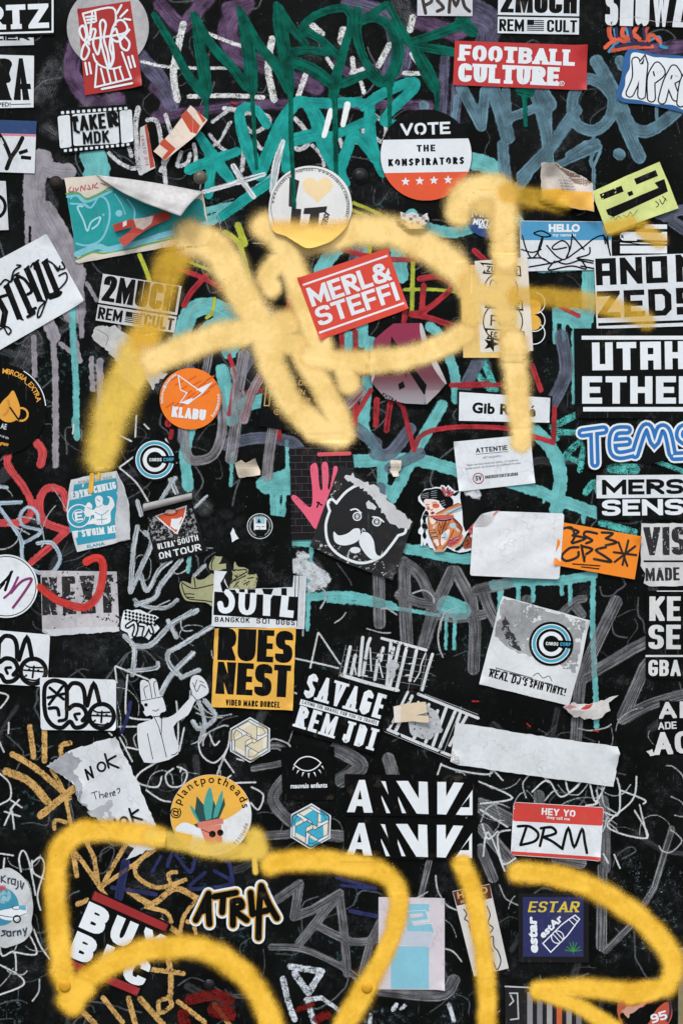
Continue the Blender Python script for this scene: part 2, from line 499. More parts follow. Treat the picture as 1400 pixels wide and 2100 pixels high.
# ------------------------------------------------------------ lettering: a stroke alphabet whose stem, bar and corner are set per sticker
_g = {
 'A': '0,0 .5,1 1,0;.16,.3 .84,.3', 'a': '0,0 0,1r 1,1r 1,0;0,.42 1,.42', 'B': '0,.52 1,.52r 1,1r 0,1 0,0 1,0r 1,.52r 0,.52',
 'C': '1,.68 1,1r 0,1r 0,0r 1,0r 1,.32', 'D': '0,0 0,1 1,1r 1,0rc', 'E': '1,0 0,0 0,1 1,1;0,.5 .85,.5', 'F': '0,0 0,1 1,1;0,.48 .85,.48',
 'G': '1,.74 1,1r 0,1r 0,0r 1,0r 1,.46 .6,.46', 'H': '0,0 0,1;1,0 1,1;0,.5 1,.5', 'I': '.5,0 .5,1', 'J': '1,1 1,0r 0,0r 0,.35',
 'K': '0,0 0,1;1,1 .08,.45;.32,.6 1,0', 'L': '0,1 0,0 1,0', 'M': '0,0 0,1 .5,.2 1,1 1,0', 'N': '0,0 0,1 1,0 1,1', 'O': '0,0r 0,1r 1,1r 1,0rc',
 'P': '0,0 0,1 1,1r 1,.42r 0,.42', 'Q': '0,0r 0,1r 1,1r 1,0rc;.6,.3 1,-.05', 'R': '0,0 0,1 1,1r 1,.46r 0,.46;.45,.46 1,0',
 'S': '1,.76 1,1r 0,1r 0,.51r 1,.49r 1,0r 0,0r 0,.24', 'T': '.5,0 .5,1;0,1 1,1', 'U': '0,1 0,0r 1,0r 1,1', 'V': '0,1 .5,0 1,1',
 'W': '0,1 .25,0 .5,.85 .75,0 1,1', 'X': '0,0 1,1;0,1 1,0', 'Y': '0,1 .5,.45 1,1;.5,.5 .5,0', 'Z': '0,1 1,1 0,0 1,0',
 '0': '0,0r 0,1r 1,1r 1,0rc', '1': '.1,.8 .5,1 .5,0', '2': '0,.66 0,1r 1,1r 1,.6r 0,0 1,0', '3': '0,.75 0,1r 1,1r 1,.5r .4,.52;.4,.52 1,.5r 1,0r 0,0r 0,.25',
 '5': '1,1 0,1 0,.55 1,.58r 1,0r 0,0r 0,.2', '9': '1,.45 0,.45r 0,1r 1,1r 1,0r 0,0r', '6': '1,1 0,1r 0,0r 1,0r 1,.55r 0,.55',
 '&': '1,.35 .6,0 .0,.0r .0,.45 .75,.75 .7,1r .2,1r .2,.75 1,0', "'": '.5,.75 .5,1', '.': '.5,0 .5,.02', '!': '.5,.35 .5,1;.5,0 .5,.05', ':': '.5,0 .5,.1;.5,.5 .5,.6', '-': '0,.5 1,.5', '=': '0,.35 1,.35;0,.65 1,.65',
}
_w = {'M': 1.35, 'W': 1.45, 'I': 0, '.': 0, "'": 0, '!': 0, ':': 0, 'E': .9, 'F': .86, 'L': .86, 'J': .85, '1': .6, 'V': 1.1, 'A': 1.1, 'O': 1.05, 'Q': 1.05, '&': 1.2, 'N': 1.08, 'T': .95, 'S': .96}

def clip_box(P, x0, y0, x1, y1):
    for ax, lim, sg in ((0, x0, 1), (0, x1, -1), (1, y0, 1), (1, y1, -1)):
        out = []
        for i in range(len(P)):
            a, b = P[i - 1], P[i]
            ia, ib = (a[ax] - lim) * sg >= 0, (b[ax] - lim) * sg >= 0
            if ia != ib:
                t = (lim - a[ax]) / (b[ax] - a[ax]); out.append((a[0] + (b[0] - a[0]) * t, a[1] + (b[1] - a[1]) * t))
            if ib: out.append(b)
        P = out
        if len(P) < 3: return None
    return P

def glyph(ch, W, h, wv, wh, r, nr, slab):
    sx, sy = wv, wh
    out = []
    for sub in _g[ch].split(';'):
        closed = sub.endswith('c'); sub = sub.rstrip('c')
        P = []; rf = []
        for q in sub.split():
            rd = q.endswith('r'); x, y = (float(v) for v in q.rstrip('r').split(','))
            P.append((wv / 2 + x * (W - wv), wh / 2 + y * (h - wh))); rf.append(rd)
        ends = (P[0], P[-1], P[1], P[-2])
        Q = []
        n = len(P)
        for i, p in enumerate(P):
            if rf[i] and r > 0 and (closed or 0 < i < n - 1):
                a = np.array(P[i - 1]); b = np.array(p); c = np.array(P[(i + 1) % n])
                u, v = a - b, c - b; lu, lv = np.hypot(*u), np.hypot(*v)
                ka, kb = min(r, lu * .5), min(r, lv * .5)
                k = min(ka, kb) if nr == 1 else None
                s = b + u / lu * (k or ka); e = b + v / lv * (k or kb)
                for j in range(nr + 1):
                    t = j / nr
                    if nr == 1: Q.append(tuple(s if j == 0 else e))
                    else: Q.append(tuple((1 - t) ** 2 * s + 2 * t * (1 - t) * (b * 1.0) + t * t * e))
            else: Q.append(p)
        Q = [(x / sx, y / sy) for x, y in Q]
        if not closed:
            for i, j in ((0, 1), (-1, -2)):
                a, b = np.array(Q[i]), np.array(Q[j]); dd = a - b; L = np.hypot(*dd); dd /= L
                ext = .5 if min(abs(dd)) < .02 else 1.4
                yy = a[1] * sy
                if abs(dd[0]) < .02 and wh * .6 < yy < h - wh * .6: ext = 0
                Q[i] = tuple(a + dd * ext)
        for poly in ribbon(Q, 1.0, closed, 'butt', 6):
            c = clip_box([(x * sx, y * sy) for x, y in poly], 0, 0, W, h)
            if c: out.append(c)
        if slab and not closed:
            for e, f in ((ends[0], ends[2]), (ends[1], ends[3])):
                dx, dy = abs(e[0] - f[0]), abs(e[1] - f[1])
                if dy > dx * .8 and (e[1] < wh or e[1] > h - wh):
                    y0 = 0 if e[1] < h / 2 else h - slab
                    q = wv * .5 + min(wv * .4, h * .08)
                    out.append([(e[0] - q, y0), (e[0] + q, y0), (e[0] + q, y0 + slab), (e[0] - q, y0 + slab)])
    return out

def cap(k, part, s, x0, y0, x1, y1, h, mat, wv=.2, wh=.17, r=.3, nr=4, gap=.09, slab=0, shear=0, space=.5, warp=None, only=None):
    """letters of height h px along the baseline (x0,y0)-(x1,y1); stems, bars, corners and gaps as parts of h"""
    L = math.hypot(x1 - x0, y1 - y0); ux, uy = (x1 - x0) / L, (y1 - y0) / L; vx, vy = uy, -ux
    wv, wh, r, gap, slab = wv * h, wh * h, r * h, gap * h, slab * h
    tot = 0; fixed = gap * (len(s) - 1); rel = []
    for ch in s:
        if ch == ' ': rel.append(space); tot += space
        elif _w.get(ch, 1) == 0: rel.append(0); fixed += wv
        else: rel.append(_w.get(ch, 1)); tot += rel[-1]
    u = (L - fixed) / max(tot, .01); x = 0; polys = []
    for ch, q in zip(s, rel):
        w = q * u if q else wv
        if ch != ' ' and (only is None or ch in only):
            for P in glyph(ch, w, h, wv, wh, r, nr, slab):
                o = []
                for px, py in P:
                    X = x + px + shear * py; Y = py
                    if warp: X, Y = warp(X / L, Y / h); X *= L; Y *= h
                    o.append((x0 + ux * X + vx * Y, y0 + uy * X + vy * Y))
                polys.append(o)
        x += w + gap
    return k.add(part, mat, polys)

_tc = {}
def font_tris(s, off, shear, spc):
    key = (s, off, shear, spc)
    if key not in _tc:
        cu = bpy.data.curves.new('text', 'FONT'); cu.body = s; cu.offset = off; cu.shear = shear; cu.space_character = spc; cu.resolution_u = 3
        ob = bpy.data.objects.new('text', cu); COL.objects.link(ob); bpy.context.view_layer.update()
        m = ob.evaluated_get(bpy.context.evaluated_depsgraph_get()).to_mesh()
        V = [(v.co.x, v.co.y) for v in m.vertices]; F = [tuple(p.vertices) for p in m.polygons]
        bpy.data.objects.remove(ob); bpy.data.curves.remove(cu)
        xs = [v[0] for v in V] or [0, 1]
        _tc[key] = (V, F, min(xs), max(xs))
    return _tc[key]

def txt(k, part, s, x0, y0, x1, y1, h, mat, off=.0, shear=0, spc=1.05):
    """small print in a plain humanist face; h = cap height"""
    V, F, a, b = font_tris(s, off, shear, spc)
    L = math.hypot(x1 - x0, y1 - y0); ux, uy = (x1 - x0) / L, (y1 - y0) / L; vx, vy = uy, -ux
    f = lambda p: (x0 + ux * (p[0] - a) / (b - a) * L + vx * p[1] / .69 * h, y0 + uy * (p[0] - a) / (b - a) * L + vy * p[1] / .69 * h)
    return k.add(part, mat, [[f(V[i]) for i in q] for q in F])

def arc(k, part, s, cx, cy, r, a0, a1, h, mat, off=.02, inside=False):
    """small print set round a circle from screen angle a0 to a1 (degrees, clockwise from the right)"""
    ws = []
    for ch in s: V, F, a, b = font_tris(ch, off, 0, 1) if ch != ' ' else (0, 0, 0, .3); ws.append((b - a) + .12)
    tot = sum(ws); x = 0; polys = []
    for ch, w in zip(s, ws):
        t = R(a0 + (a1 - a0) * (x + w / 2) / tot); x += w
        if ch == ' ': continue
        V, F, a, b = font_tris(ch, off, 0, 1)
        q = h / .69; sg = -1 if inside else 1
        ox, oy = cx + r * math.cos(t), cy + r * math.sin(t)
        tx, ty = -math.sin(t) * sg, math.cos(t) * sg
        nx, ny = math.cos(t) * sg, math.sin(t) * sg
        f = lambda p: (ox + tx * (p[0] - (a + b) / 2) * q + nx * p[1] * q, oy + ty * (p[0] - (a + b) / 2) * q + ny * p[1] * q)
        polys += [[f(V[i]) for i in fc] for fc in F]
    return k.add(part, mat, polys)

# ------------------------------------------------------------ the place: pavement and the black painted wall
def pave_mat():
    n = N('pavement'); b = n.b
    b.inputs['Roughness'].default_value = .85
    n.link(n.mix(n.step(n.noise(120, 6), .3, .7), lin((112, 110, 106)), lin((140, 137, 131))), b.inputs['Base Color'])
    n.bump(n.noise(12, 4), .3, .002)
    return n.m
pv = link_mesh('pavement', [(-40, 40, 0), (-40, -40, 0), (40, -40, 0), (40, 40, 0)], [[0, 1, 2, 3]], [pave_mat()])
pv['kind'] = 'structure'

WALL = bpy.data.objects.new('wall', None); COL.objects.link(WALL)
WALL['label'] = 'black painted metal wall covered with graffiti tags and stickers'; WALL['category'] = 'wall'

def wall_mat():
    n = N('black_wall_paint'); b = n.b
    b.inputs['Specular IOR Level'].default_value = .05
    big = n.noise(160, 6, rough=.62); fine = n.noise(9, 5)
    c = n.mix(n.step(big, .42, .72), lin((8, 10, 9)), lin((19, 22, 22)))
    mp = n('ShaderNodeMapping'); mp.inputs['Rotation'].default_value = (0, R(18), 0); mp.inputs['Scale'].default_value = (1, 1, .05); n.link(n.px, mp.inputs[0])
    scr = n.step(n.noise(2.4, 3, vec=mp.outputs[0]), .665, .72)
    mp2 = n('ShaderNodeMapping'); mp2.inputs['Rotation'].default_value = (0, R(-52), 0); mp2.inputs['Scale'].default_value = (1, 1, .04); n.link(n.px, mp2.inputs[0])
    scr = n.math('MAXIMUM', scr, n.step(n.noise(2.2, 2, vec=mp2.outputs[0], off=9), .69, .74))
    scr = n.math('MULTIPLY', scr, n.step(n.noise(110, 3, off=4), .45, .65))
    c = n.mix(n.math('MULTIPLY', scr, .5), c, lin((130, 134, 138)))
    dust = n.math('MULTIPLY', n.step(n.noise(70, 6, off=21, rough=.7), .54, .75), n.step(n.noise(2.2, 3, off=6), .42, .62))
    c = n.mix(n.math('MULTIPLY', dust, .42), c, lin((104, 108, 112)))
    haze = n.math('MULTIPLY', n.step(n.noise(120, 5, off=61, rough=.6), .50, .72), n.step(n.noise(16, 5, off=66, rough=.7), .40, .66))
    c = n.mix(n.math('MULTIPLY', haze, .20), c, lin((74, 78, 82)))
    tealwear = n.math('MULTIPLY', n.step(n.noise(150, 4, off=71), .56, .66), n.step(n.noise(9, 5, off=76, rough=.7), .56, .64))
    c = n.mix(n.math('MULTIPLY', tealwear, .45), c, lin((62, 98, 100)))
    chip = n.math('MULTIPLY', n.step(n.noise(2.6, 2, off=31), .735, .76), n.step(n.noise(60, 3, off=8), .48, .6))
    c = n.mix(n.math('MULTIPLY', chip, .8), c, lin((190, 192, 190)))
    n.link(c, b.inputs['Base Color'])
    n.link(n.step(fine, .3, .7, .42, .62), b.inputs['Roughness'])
    n.bump(n.math('ADD', n.math('MULTIPLY', n.noise(26, 5), .7), n.math('MULTIPLY', fine, .35)), .28, .0012)
    return n.m
WM = wall_mat()
def slab_mesh(x0, x1, z0, z1, y0, y1, bev=.004):
    V = []; 
    P = [(x0, z0), (x1, z0), (x1, z1), (x0, z1)]
    Pi = [(x0 + bev, z0 + bev), (x1 - bev, z0 + bev), (x1 - bev, z1 - bev), (x0 + bev, z1 - bev)]
    V = [(x, y0, z) for x, z in Pi] + [(x, y0 + bev, z) for x, z in P] + [(x, y1, z) for x, z in P]
    F = [[0, 1, 2, 3]] + [[4 + i, 4 + (i + 1) % 4, (i + 1) % 4, i] for i in range(4)] + [[8 + i, 8 + (i + 1) % 4, 4 + (i + 1) % 4, 4 + i] for i in range(4)] + [[11, 10, 9, 8]]
    return V, F
V, F = slab_mesh(-1.9, 1.9, .001, 2.75, 0, .12)
link_mesh('panel', V, F, [WM], parent=WALL)
# a thin plate screwed on at the lower right
V, F = slab_mesh((1389 - 700) * S, .62, .25, ZC + (1050 - 1944) * S, -.0011, .0, .0007)
link_mesh('edge_plate', V, F, [stock((150, 138, 104), .4, .3, .3)], parent=WALL)

def bolt(px, py, r, mat, label):
    V = []; F = []; n = 20; prof = [(1.2, 0), (1.17, .08), (.92, .10), (.9, .22), (.76, .40), (.48, .52), (.2, .57)]
    for q, hh in prof:
        for i in range(n):
            a = 2 * math.pi * i / n
            V.append((math.cos(a) * q * r * S, -hh * r * S * .8, math.sin(a) * q * r * S))
    for k in range(len(prof) - 1):
        for i in range(n):
            j = (i + 1) % n
            F.append([k * n + i, k * n + j, (k + 1) * n + j, (k + 1) * n + i])
    F.append([(len(prof) - 1) * n + i for i in range(n)])
    x, _, z = W3(px, py)
    o = link_mesh('bolt', V, F, [mat], None, WALL, (x, -.0004, z), smoothf=True); o['label'] = label
bblack = stock((20, 20, 22), .4, .5, .2, spec=.3); bbrass = stock((92, 88, 72), .4, .6, .3, spec=.5); byel = stock((214, 160, 34), .45, .4, .15)
bolt(738, 361, 14, bblack, 'round black bolt head beside the round white heart sticker')
bolt(115, 375, 12, stock((40, 33, 30), .6, .7, .4, spec=.2), 'rusty dark bolt head left of the turquoise poster')
bolt(411, 364, 12, bbrass, 'worn bolt head at the turquoise asterisk')
bolt(429, 2020, 10, bblack, 'small dark bolt head under the yellow arch')
bolt(134, 2022, 14, byel, 'yellow sprayed bolt head at lower left')
bolt(752, 2025, 13, byel, 'yellow sprayed bolt head beside the pale blue sticker')

# ------------------------------------------------------------ paint on the wall, oldest first
rnd = random.Random(41); old = []
for _ in range(300):
    x, y = rnd.uniform(-10, 1410), rnd.uniform(-10, 2110); a = rnd.uniform(0, 6.28); P = [(x, y)]; cv = rnd.uniform(-.9, .9)
    for _ in range(rnd.randint(2, 6)):
        a += cv + rnd.uniform(-.9, .9); q = rnd.uniform(12, 38); x += q * math.cos(a); y += q * math.sin(a); P.append((x, y))
    old.append((rnd.choice((1.8, 2.2, 2.8, 3.4)), P))
tag_paint('faint old scratches and scribbles all over the wall', paint((118, 124, 128), 1.2, 3, chalk=.52, soft=1, op=.46), old, 2.4, margin=2)
oldw = []
for _ in range(46):
    x, y = rnd.uniform(0, 1400), rnd.uniform(650, 2100); P = [(x, y)]; a = rnd.choice((1.57, 1.3, .5, 2.4, 0.1))
    for _ in range(rnd.randint(1, 3)):
        a += rnd.uniform(-.7, .7); q = rnd.uniform(20, 60); x += q * math.cos(a); y += q * math.sin(a); P.append((x, y))
    oldw.append((rnd.uniform(8, 20), P))
tag_paint('faded grey marker smears on the black paint', paint((84, 88, 92), 3, 9, dry=.85, dsize=2, op=.42, soft=3, chalk=.46), oldw, 4)
purple = paint((80, 54, 86), 6, 26, op=.80, soft=4, wash=.35, c2=(118, 92, 128), chalk=.40)
lilac = paint((100, 98, 124), 5, 20, op=.72, soft=3, dry=.35, wash=.3, chalk=.42)
tag_paint('faded purple and lilac bubble paint along the top', purple, [
 (34, '158,92 148,130 158,172 200,214 242,205'), (30, '330,10 372,52 405,22 432,-12'), (40, '492,18 466,62 490,112 542,132'),
 (20, '322,238 420,226 520,216 640,213 760,214 880,216'), (34, '858,42 932,66 962,40'), (26, '320,180 345,205 330,240'), (26, '1320,104 1400,96'),
 (34, '470,20 505,8'), (20, '690,130 720,150 770,140'), (30, '600,160 650,180'), (24,'500,120 535,135')], 5)
tag_paint('pale lilac marker strokes behind the green letters', lilac, [
 (34, '288,118 330,166 352,212'), (36, '716,8 782,28 812,72 800,150'), (44, '955,40 998,60 986,130'), (40, '955,10 1010,40 1000,80'),
 (18, '828,150 835,90 800,40'), (16, '795,120 796,160', 'l'), (20, '905,240 912,120', 'l'), (22, '938,170 932,250', 'l')], 5)
grey = paint((146, 143, 150), 4.0, 12, soft=1.2, wash=.16)
tag_paint('light grey poured paint with long drips at the left', grey, [
 (46, '86,328 74,352 72,420 92,470'), (34, '140,352 112,350 84,340'), (58, '88,440 118,490 140,540'), (50, '130,520 146,590 152,640'), (26, '95,652 112,690', 'l'),
 (13, '108,680 114,760 115,955', 'l'), (10, '166,500 168,690', 'l'), (9, '70,460 70,505', 'l'), (8, '55,440 56,505', 'l'), (11, '70,690 72,770', 'l'), (9, '138,560 140,650', 'l'),
 (9, '125,705 150,724', 'l'), (10, '188,735 190,800', 'l'), (7, '240,580 246,690', 'l'), (26, '165,560 150,610'), (8, '178,580 198,615', 'l'), (14, '205,740 208,910', 'l'), (12, '150,680 163,740', 'l')])
scuff = paint((120, 122, 126), 6, 22, dry=.8, dsize=2, soft=8, op=.5, chalk=.59)
tag_paint('grey scuffs and smears at the left', scuff, [
 (26, '110,130 95,160 82,200'), (22, '125,140 100,190'), (22, '95,262 112,275'), (40, '20,790 60,720 70,700'), (30, '6,800 40,760'), (30, '90,390 100,420'), (34, '240,600 246,640'),
 (34, '250,230 200,240 180,220'), (20, '225,195 232,205'), (30, '360,1000 420,1040'), (30, '300,740 320,790'), (36, '820,0 830,40'), (30, '640,1160 660,1190 645,1200'), (34, '930,420 1000,410')], 5)
paleteal = paint((104, 178, 178), 4.0, 11, soft=1.2, wash=.14, chalk=.45)
tag_paint('pale turquoise brush letters over the middle of the wall', paleteal, [
 (52, '190,318 200,345 196,365'), (20, '368,478 420,458 480,425 560,366'), (14, '385,452 430,430 480,420'), (24, '842,440 870,466 930,476 990,460 1060,452'), (36, '968,330 1005,342 1018,372'),
 (32, '658,556 690,508 742,478 800,470'), (30, '806,466 816,520 822,566', 'l'), (26, '742,480 738,560 742,700', 'l'), (36, '372,690 392,640 432,628 470,650 478,690 440,670 410,700 380,720'), (9, '430,690 432,720', 'l'), (8, '400,700 401,725', 'l'),
 (22, '760,700 752,790 746,862', 'l'), (24, '716,690 708,720'), (34, '470,640 486,680 470,720'), (20, '880,670 902,690 930,760 935,820'), (28, '500,830 540,820'), (28, '456,760 476,860', 'l'),
 (22, '736,864 784,942 784,1000', 'l'), (26, '712,946 790,944 860,944 940,966'), (24, '905,832 866,900 820,990 796,1030', 'l'), (20, '790,1000 786,1060', 'l'),
 (30, '540,992 596,974 598,1000', 'l'), (26, '545,1000 596,1002', 'l'), (9, '558,1004 559,1066', 'l'), (10, '569,990 570,1078', 'l'), (8, '584,990 581,1056', 'l'), (7, '476,930 473,996', 'l'),
 (8, '588,905 590,968', 'l'), (22, '396,860 378,930 386,998', 'l'), (9, '389,1140 386,1172', 'l'), (10, '152,860 158,900', 'l'),
 (13, '148,590 150,690 156,780 158,895', 'l'), (16, '600,1112 642,1114', 'l'), (9, '640,1110 634,1180 630,1290', 'l'), (17, '630,1226 700,1220 760,1230 806,1244'), (8, '672,1232 760,1240 900,1262'), (20, '828,1124 940,1146 985,1140'), (20, '850,1128 870,1126'),
 (28, '1092,880 1128,918 1148,972 1140,1046'), (24, '1046,990 1104,1008 1160,1030 1232,1056'), (9, '1195,1050 1196,1070', 'l'), (6, '1112,1015 1114,1030', 'l'),
 (20, '1012,1200 1070,1192 1150,1190 1215,1180'), (12, '1026,1200 1024,1300', 'l'), (9, '1062,1200 1063,1260', 'l'), (9, '1092,1190 1092,1232', 'l'), (8, '1150,1200 1151,1218', 'l'), (9, '1168,1190 1168,1240', 'l'), (11, '1215,1190 1214,1300 1220,1420 1222,1490', 'l'), (8, '1140,1290 1140,1320', 'l'),
 (40, '915,1242 945,1252'), (7, '932,1258 930,1330', 'l'), (7, '915,1262 914,1330', 'l'), (40, '1178,650 1192,668'), (26, '1205,560 1205,640', 'l'), (9, '1136,640 1137,702', 'l'), (8, '1154,640 1155,698', 'l'), (7, '1174,680 1175,826', 'l'), (34, '1140,645 1200,652'),
 (30, '1110,545 1190,540', 'l')])
chalkteal = paint((88, 190, 182), 2.5, 4, chalk=.59, soft=1)
tag_paint('chalky turquoise dashes beside the blue cut-out letters', chalkteal, [
 (14, '1138,872 1182,850'), (12, '1146,886 1186,888'), (12, '1122,850 1140,900'), (13, '1192,902 1162,930 1158,940'), (11, '1160,936 1192,950'), (12, '1198,908 1188,964'), (14, '1200,1010 1218,990 1230,1020'), (14, '1232,1072 1300,1092'),
 (10, '1330,940 1398,966'), (22, '1254,960 1300,962'), (12, '980,770 1020,820'), (10, '1050,880 1120,900'), (14, '985,725 1015,800', 'l'), (12, '945,800 930,812')], 4)
bluegrey = paint((104, 112, 130), 2, 10, op=.66, soft=1.4, dry=.25)
tag_paint('translucent blue grey marker letters in the middle', bluegrey, [
 (24, '462,912 530,898 596,906 620,930'), (26, '496,760 520,720 540,700'), (24, '640,690 640,760', 'l'), (24, '390,760 382,820 376,900', 'l'), (24, '740,480 720,560'), (26, '840,880 800,930 770,930'), (26, '720,870 770,910'),
 (24, '860,930 800,960'), (26, '980,740 950,800', 'l'), (24, '1020,560 1080,530'), (28, '1150,690 1160,760 1130,830'), (24, '1400,470 1330,420 1310,400'), (22, '1350,440 1400,430'), (22, '780,1000 774,1060', 'l')], 4)
ghost = paint((104, 142, 158), 3.0, 11, op=.66, soft=1.1, dry=.12, streak=120, wash=.2)
tag_paint('translucent blue grey drippy brush letters at upper right', ghost, [
 (24, '945,178 986,258', 'l'), (22, '986,258 994,186', 'l'), (30, '1008,178 1026,230 1040,282'), (18, '1036,186 1042,250', 'l'), (20, '1034,246 1080,228 1122,212'), (34, '1100,176 1124,214'), (24, '1098,196 1118,270 1124,330'),
 (8, '1127,215 1128,284', 'l'), (7, '1122,215 1118,280', 'l'), (26, '1180,226 1130,300 1070,362', 'l'), (22, '1080,360 1066,380'), (24, '1232,172 1200,162 1174,200 1178,250 1215,268 1248,244 1256,204 1240,178'), (28, '1222,126 1256,186 1282,260 1310,322'),
 (26, '1268,200 1290,256 1326,270 1366,246 1394,220'), (8, '1217,270 1216,310 1210,330 1216,345 1216,405', 'l'), (6, '1230,310 1216,342', 'l'), (7, '1345,220 1346,262', 'l'), (16, '1166,318 1200,296 1222,292', 'l'), (16, '1122,348 1180,322 1226,302', 'l'), (24, '1267,316 1270,317', 'l'),
 (9, '1036,284 1040,330 1046,392', 'l'), (16, '1026,296 1032,390', 'l'), (13, '936,200 930,250', 'l'), (20, '868,216 870,218', 'l'), (22, '1270,124 1276,136', 'l')], 3)
white = paint((226, 230, 228), 2.2, 4, chalk=.57, soft=.9, wash=.06)
tag_paint('rough white chalk lines behind the green letters', white, [
 (14, '376,50 366,94 356,150 364,204'), (6, '290,126 352,138 470,140'), (7, '420,66 470,86 506,98'), (9, '388,198 470,196 540,200'), (14, '558,80 550,140 562,204'), (13, '640,52 660,70', 'l'), (17, '704,62 700,84', 'l'), (12, '798,92 776,134', 'l'), (10, '722,120 726,152', 'l'),
 (13, '846,36 840,62', 'l'), (7, '842,110 856,132', 'l'), (9, '828,150 868,151', 'l'), (11, '630,144 612,196', 'l'), (8, '740,168 746,190', 'l'), (9, '460,222 512,230', 'l'), (7, '460,222 478,224', 'l'), (8, '670,120 690,148', 'l'), (9,'750,140 720,150','l')], 3)
chalk = paint((206, 209, 212), 1.6, 3.5, chalk=.56, soft=.9, wash=.1)
tag_paint('white chalk scrawl between the film strip and the turquoise letters', chalk, [
 (11, '284,222 278,262 284,330 290,354'), (9, '302,246 322,250 332,300 340,376'), (9, '340,236 352,276'), (8, '224,314 246,334 276,346 288,330'), (8, '262,292 270,320'), (8, '372,312 364,340 384,334 390,316'), (8, '398,296 402,326 394,350'), (7, '436,250 470,226 482,228'),
 (5, '474,250 450,290 436,300'), (7, '430,276 450,300 476,318'), (9, '358,300 330,350'), (6, '420,330 436,322')], 3)
tag_paint('white chalk circles inside the turquoise letters', chalk, [
 (9, '500,234 490,268 500,300 496,350'), (8, '504,232 544,236 552,252 522,272 506,262'), (8, '522,286 532,302 540,306'), (10, '606,244 626,268 630,296 610,306 600,290'), (8, '740,258 752,280 738,292 716,290'), (11, '748,258 742,290'), (8, '768,236 790,258 786,290 770,284'), (8, '696,284 702,302'), (8, '566,280 574,296 580,312'), (7, '640,298 660,320 664,340'), (6, '470,252 458,276')], 3)
def trace(w, q):
    # strokes traced on an enlarged view of the upper wall: scale back to photo px, widths included
    out = []
    for s in q.split('|'):
        P = []
        for p in s.split():
            v = [float(t) for t in p.split(',')]
            P.append((300 + v[0] / 2.154, v[1] / 2.154, (v[2] if len(v) > 2 else w) / 2.154))
        out.append((w / 2.154, P))
    return out
teal = paint((6, 140, 134), 2.2, 9, soft=.9, wash=.14, c2=(30, 166, 158))
tag_paint('bright turquoise brush letters and asterisk near the top', teal, trace(50, '235,600,40 300,700,56 370,790,44|190,750,46 290,710,50 400,670,40|290,720,40 282,790,44 276,860,40|445,470,38 412,500,44 430,600,54 470,700,58 502,772,58|440,468,36 490,490,40 532,552,40|502,772,54 550,650,58 600,540,60 660,455,50 700,450,46|700,448,44 750,520,66 790,640,70 840,740,60 880,810,40|640,620,58 720,602,58 780,592|612,560,46 620,650,56 622,745,50|690,452,48 820,456,48 940,450,42|820,600,42 920,560,44 1000,520,42|960,470,46 1050,410,46 1165,362,46 1185,384,46 1130,440,48 1070,500,44 1052,540,40 1112,541,22|985,480,48 990,600,50 1010,680,48 1044,760,48|1010,700,48 955,625,50 912,604,50 880,680,50 850,772,44|560,850,30 620,790,24|330,960,40 450,870,44 560,800,40'))
dash = paint((232, 238, 238), 1, 5, soft=.9, wash=.05)
tag_paint('clean white dashes over the turquoise letters', dash, trace(26, '815,490,26 785,600,22|888,462,28 868,552,22'))
dryw = paint((224, 232, 234), 2, 5, dry=.85, dsize=1.6, streak=60, soft=.9, wash=.05, op=.9)
tag_paint('dry white brush strokes beside the round heart sticker', dryw, trace(26, '604,625,20 580,700,32 565,780,34 560,850,30|385,735,26 425,800,26 475,870,22|250,850,18 420,800,24 520,770,20'), 3)
green = paint((0, 78, 64), 2.0, 8, soft=.9, dry=.14, streak=150, wash=.3, c2=(0, 106, 88), rough=.45, spec=.07)
tag_paint('dark green dripping brush letters across the top', green, trace(44, '35,66,30 120,210,36 190,340,40 260,420,48|205,62,22 225,150,40 250,280,58 264,400,52|264,410,44 266,450,24 268,520,16|215,62,22 290,200,40 380,300,44 440,384,38|410,38,24 440,150,54 460,280,62 468,396,48|468,400,40 469,440,20 478,600,18 488,745,14|420,52,28 500,200,42 580,300,46 630,396,46|575,22,32 590,120,58 615,250,62 634,390,44|634,396,40 638,440,20 640,600,22 646,745,18|590,32,28 640,120,36 700,190,36|600,242,38 700,222,36 800,232,36|705,142,36 695,112,34 760,62,36 860,36,38 898,62,34 900,120,34 872,220,38 842,330,46 826,420,46|692,132,36 780,182,36 860,262,36|640,270,46 740,312,56 828,380,46|826,400,44 832,450,24 835,600,24 838,770,18|930,50,44 930,160,44 970,280,36 1040,356,36|942,102,26 1010,82,36 1080,122,46 1110,220,52 1090,320,52 1040,368,38 985,338,26|870,368,44 960,332,36|1072,370,40 1074,410,22 1074,570,16|1070,20,28 1110,100,34 1160,190,36|960,82,32 1060,20,32|1160,190,36 1280,152,42 1410,100,46|1180,202,34 1300,222,44 1410,240,28|1180,210,36 1230,300,62 1270,380,54|1272,384,44 1282,420,24 1284,495,16|1390,100,56 1440,140,50|1660,396,60 1686,402,56|1668,400,26 1674,556,16'))
lime = paint((168, 178, 62), 1.5, 5, chalk=.48, soft=.9)
tag_paint('thin lime green lines in the middle', lime, [(10, '462,476 490,500 508,560 506,572'), (14, '488,462 502,500'), (9, '846,476 846,540 844,640'), (7, '724,416 786,444 846,492 902,542 946,580'), (7, '716,428 770,452'), (7, '828,594 890,594 950,600'), (9, '286,522 304,566 310,600'), (7, '440,612 436,640 424,652'), (6, '370,530 420,550 450,560'), (9, '762,486 756,520', 'l'), (9, '810,470 820,482')], 3)
red = paint((166, 46, 54), 2.0, 7, soft=.9, wash=.2, op=.92, dry=.25)
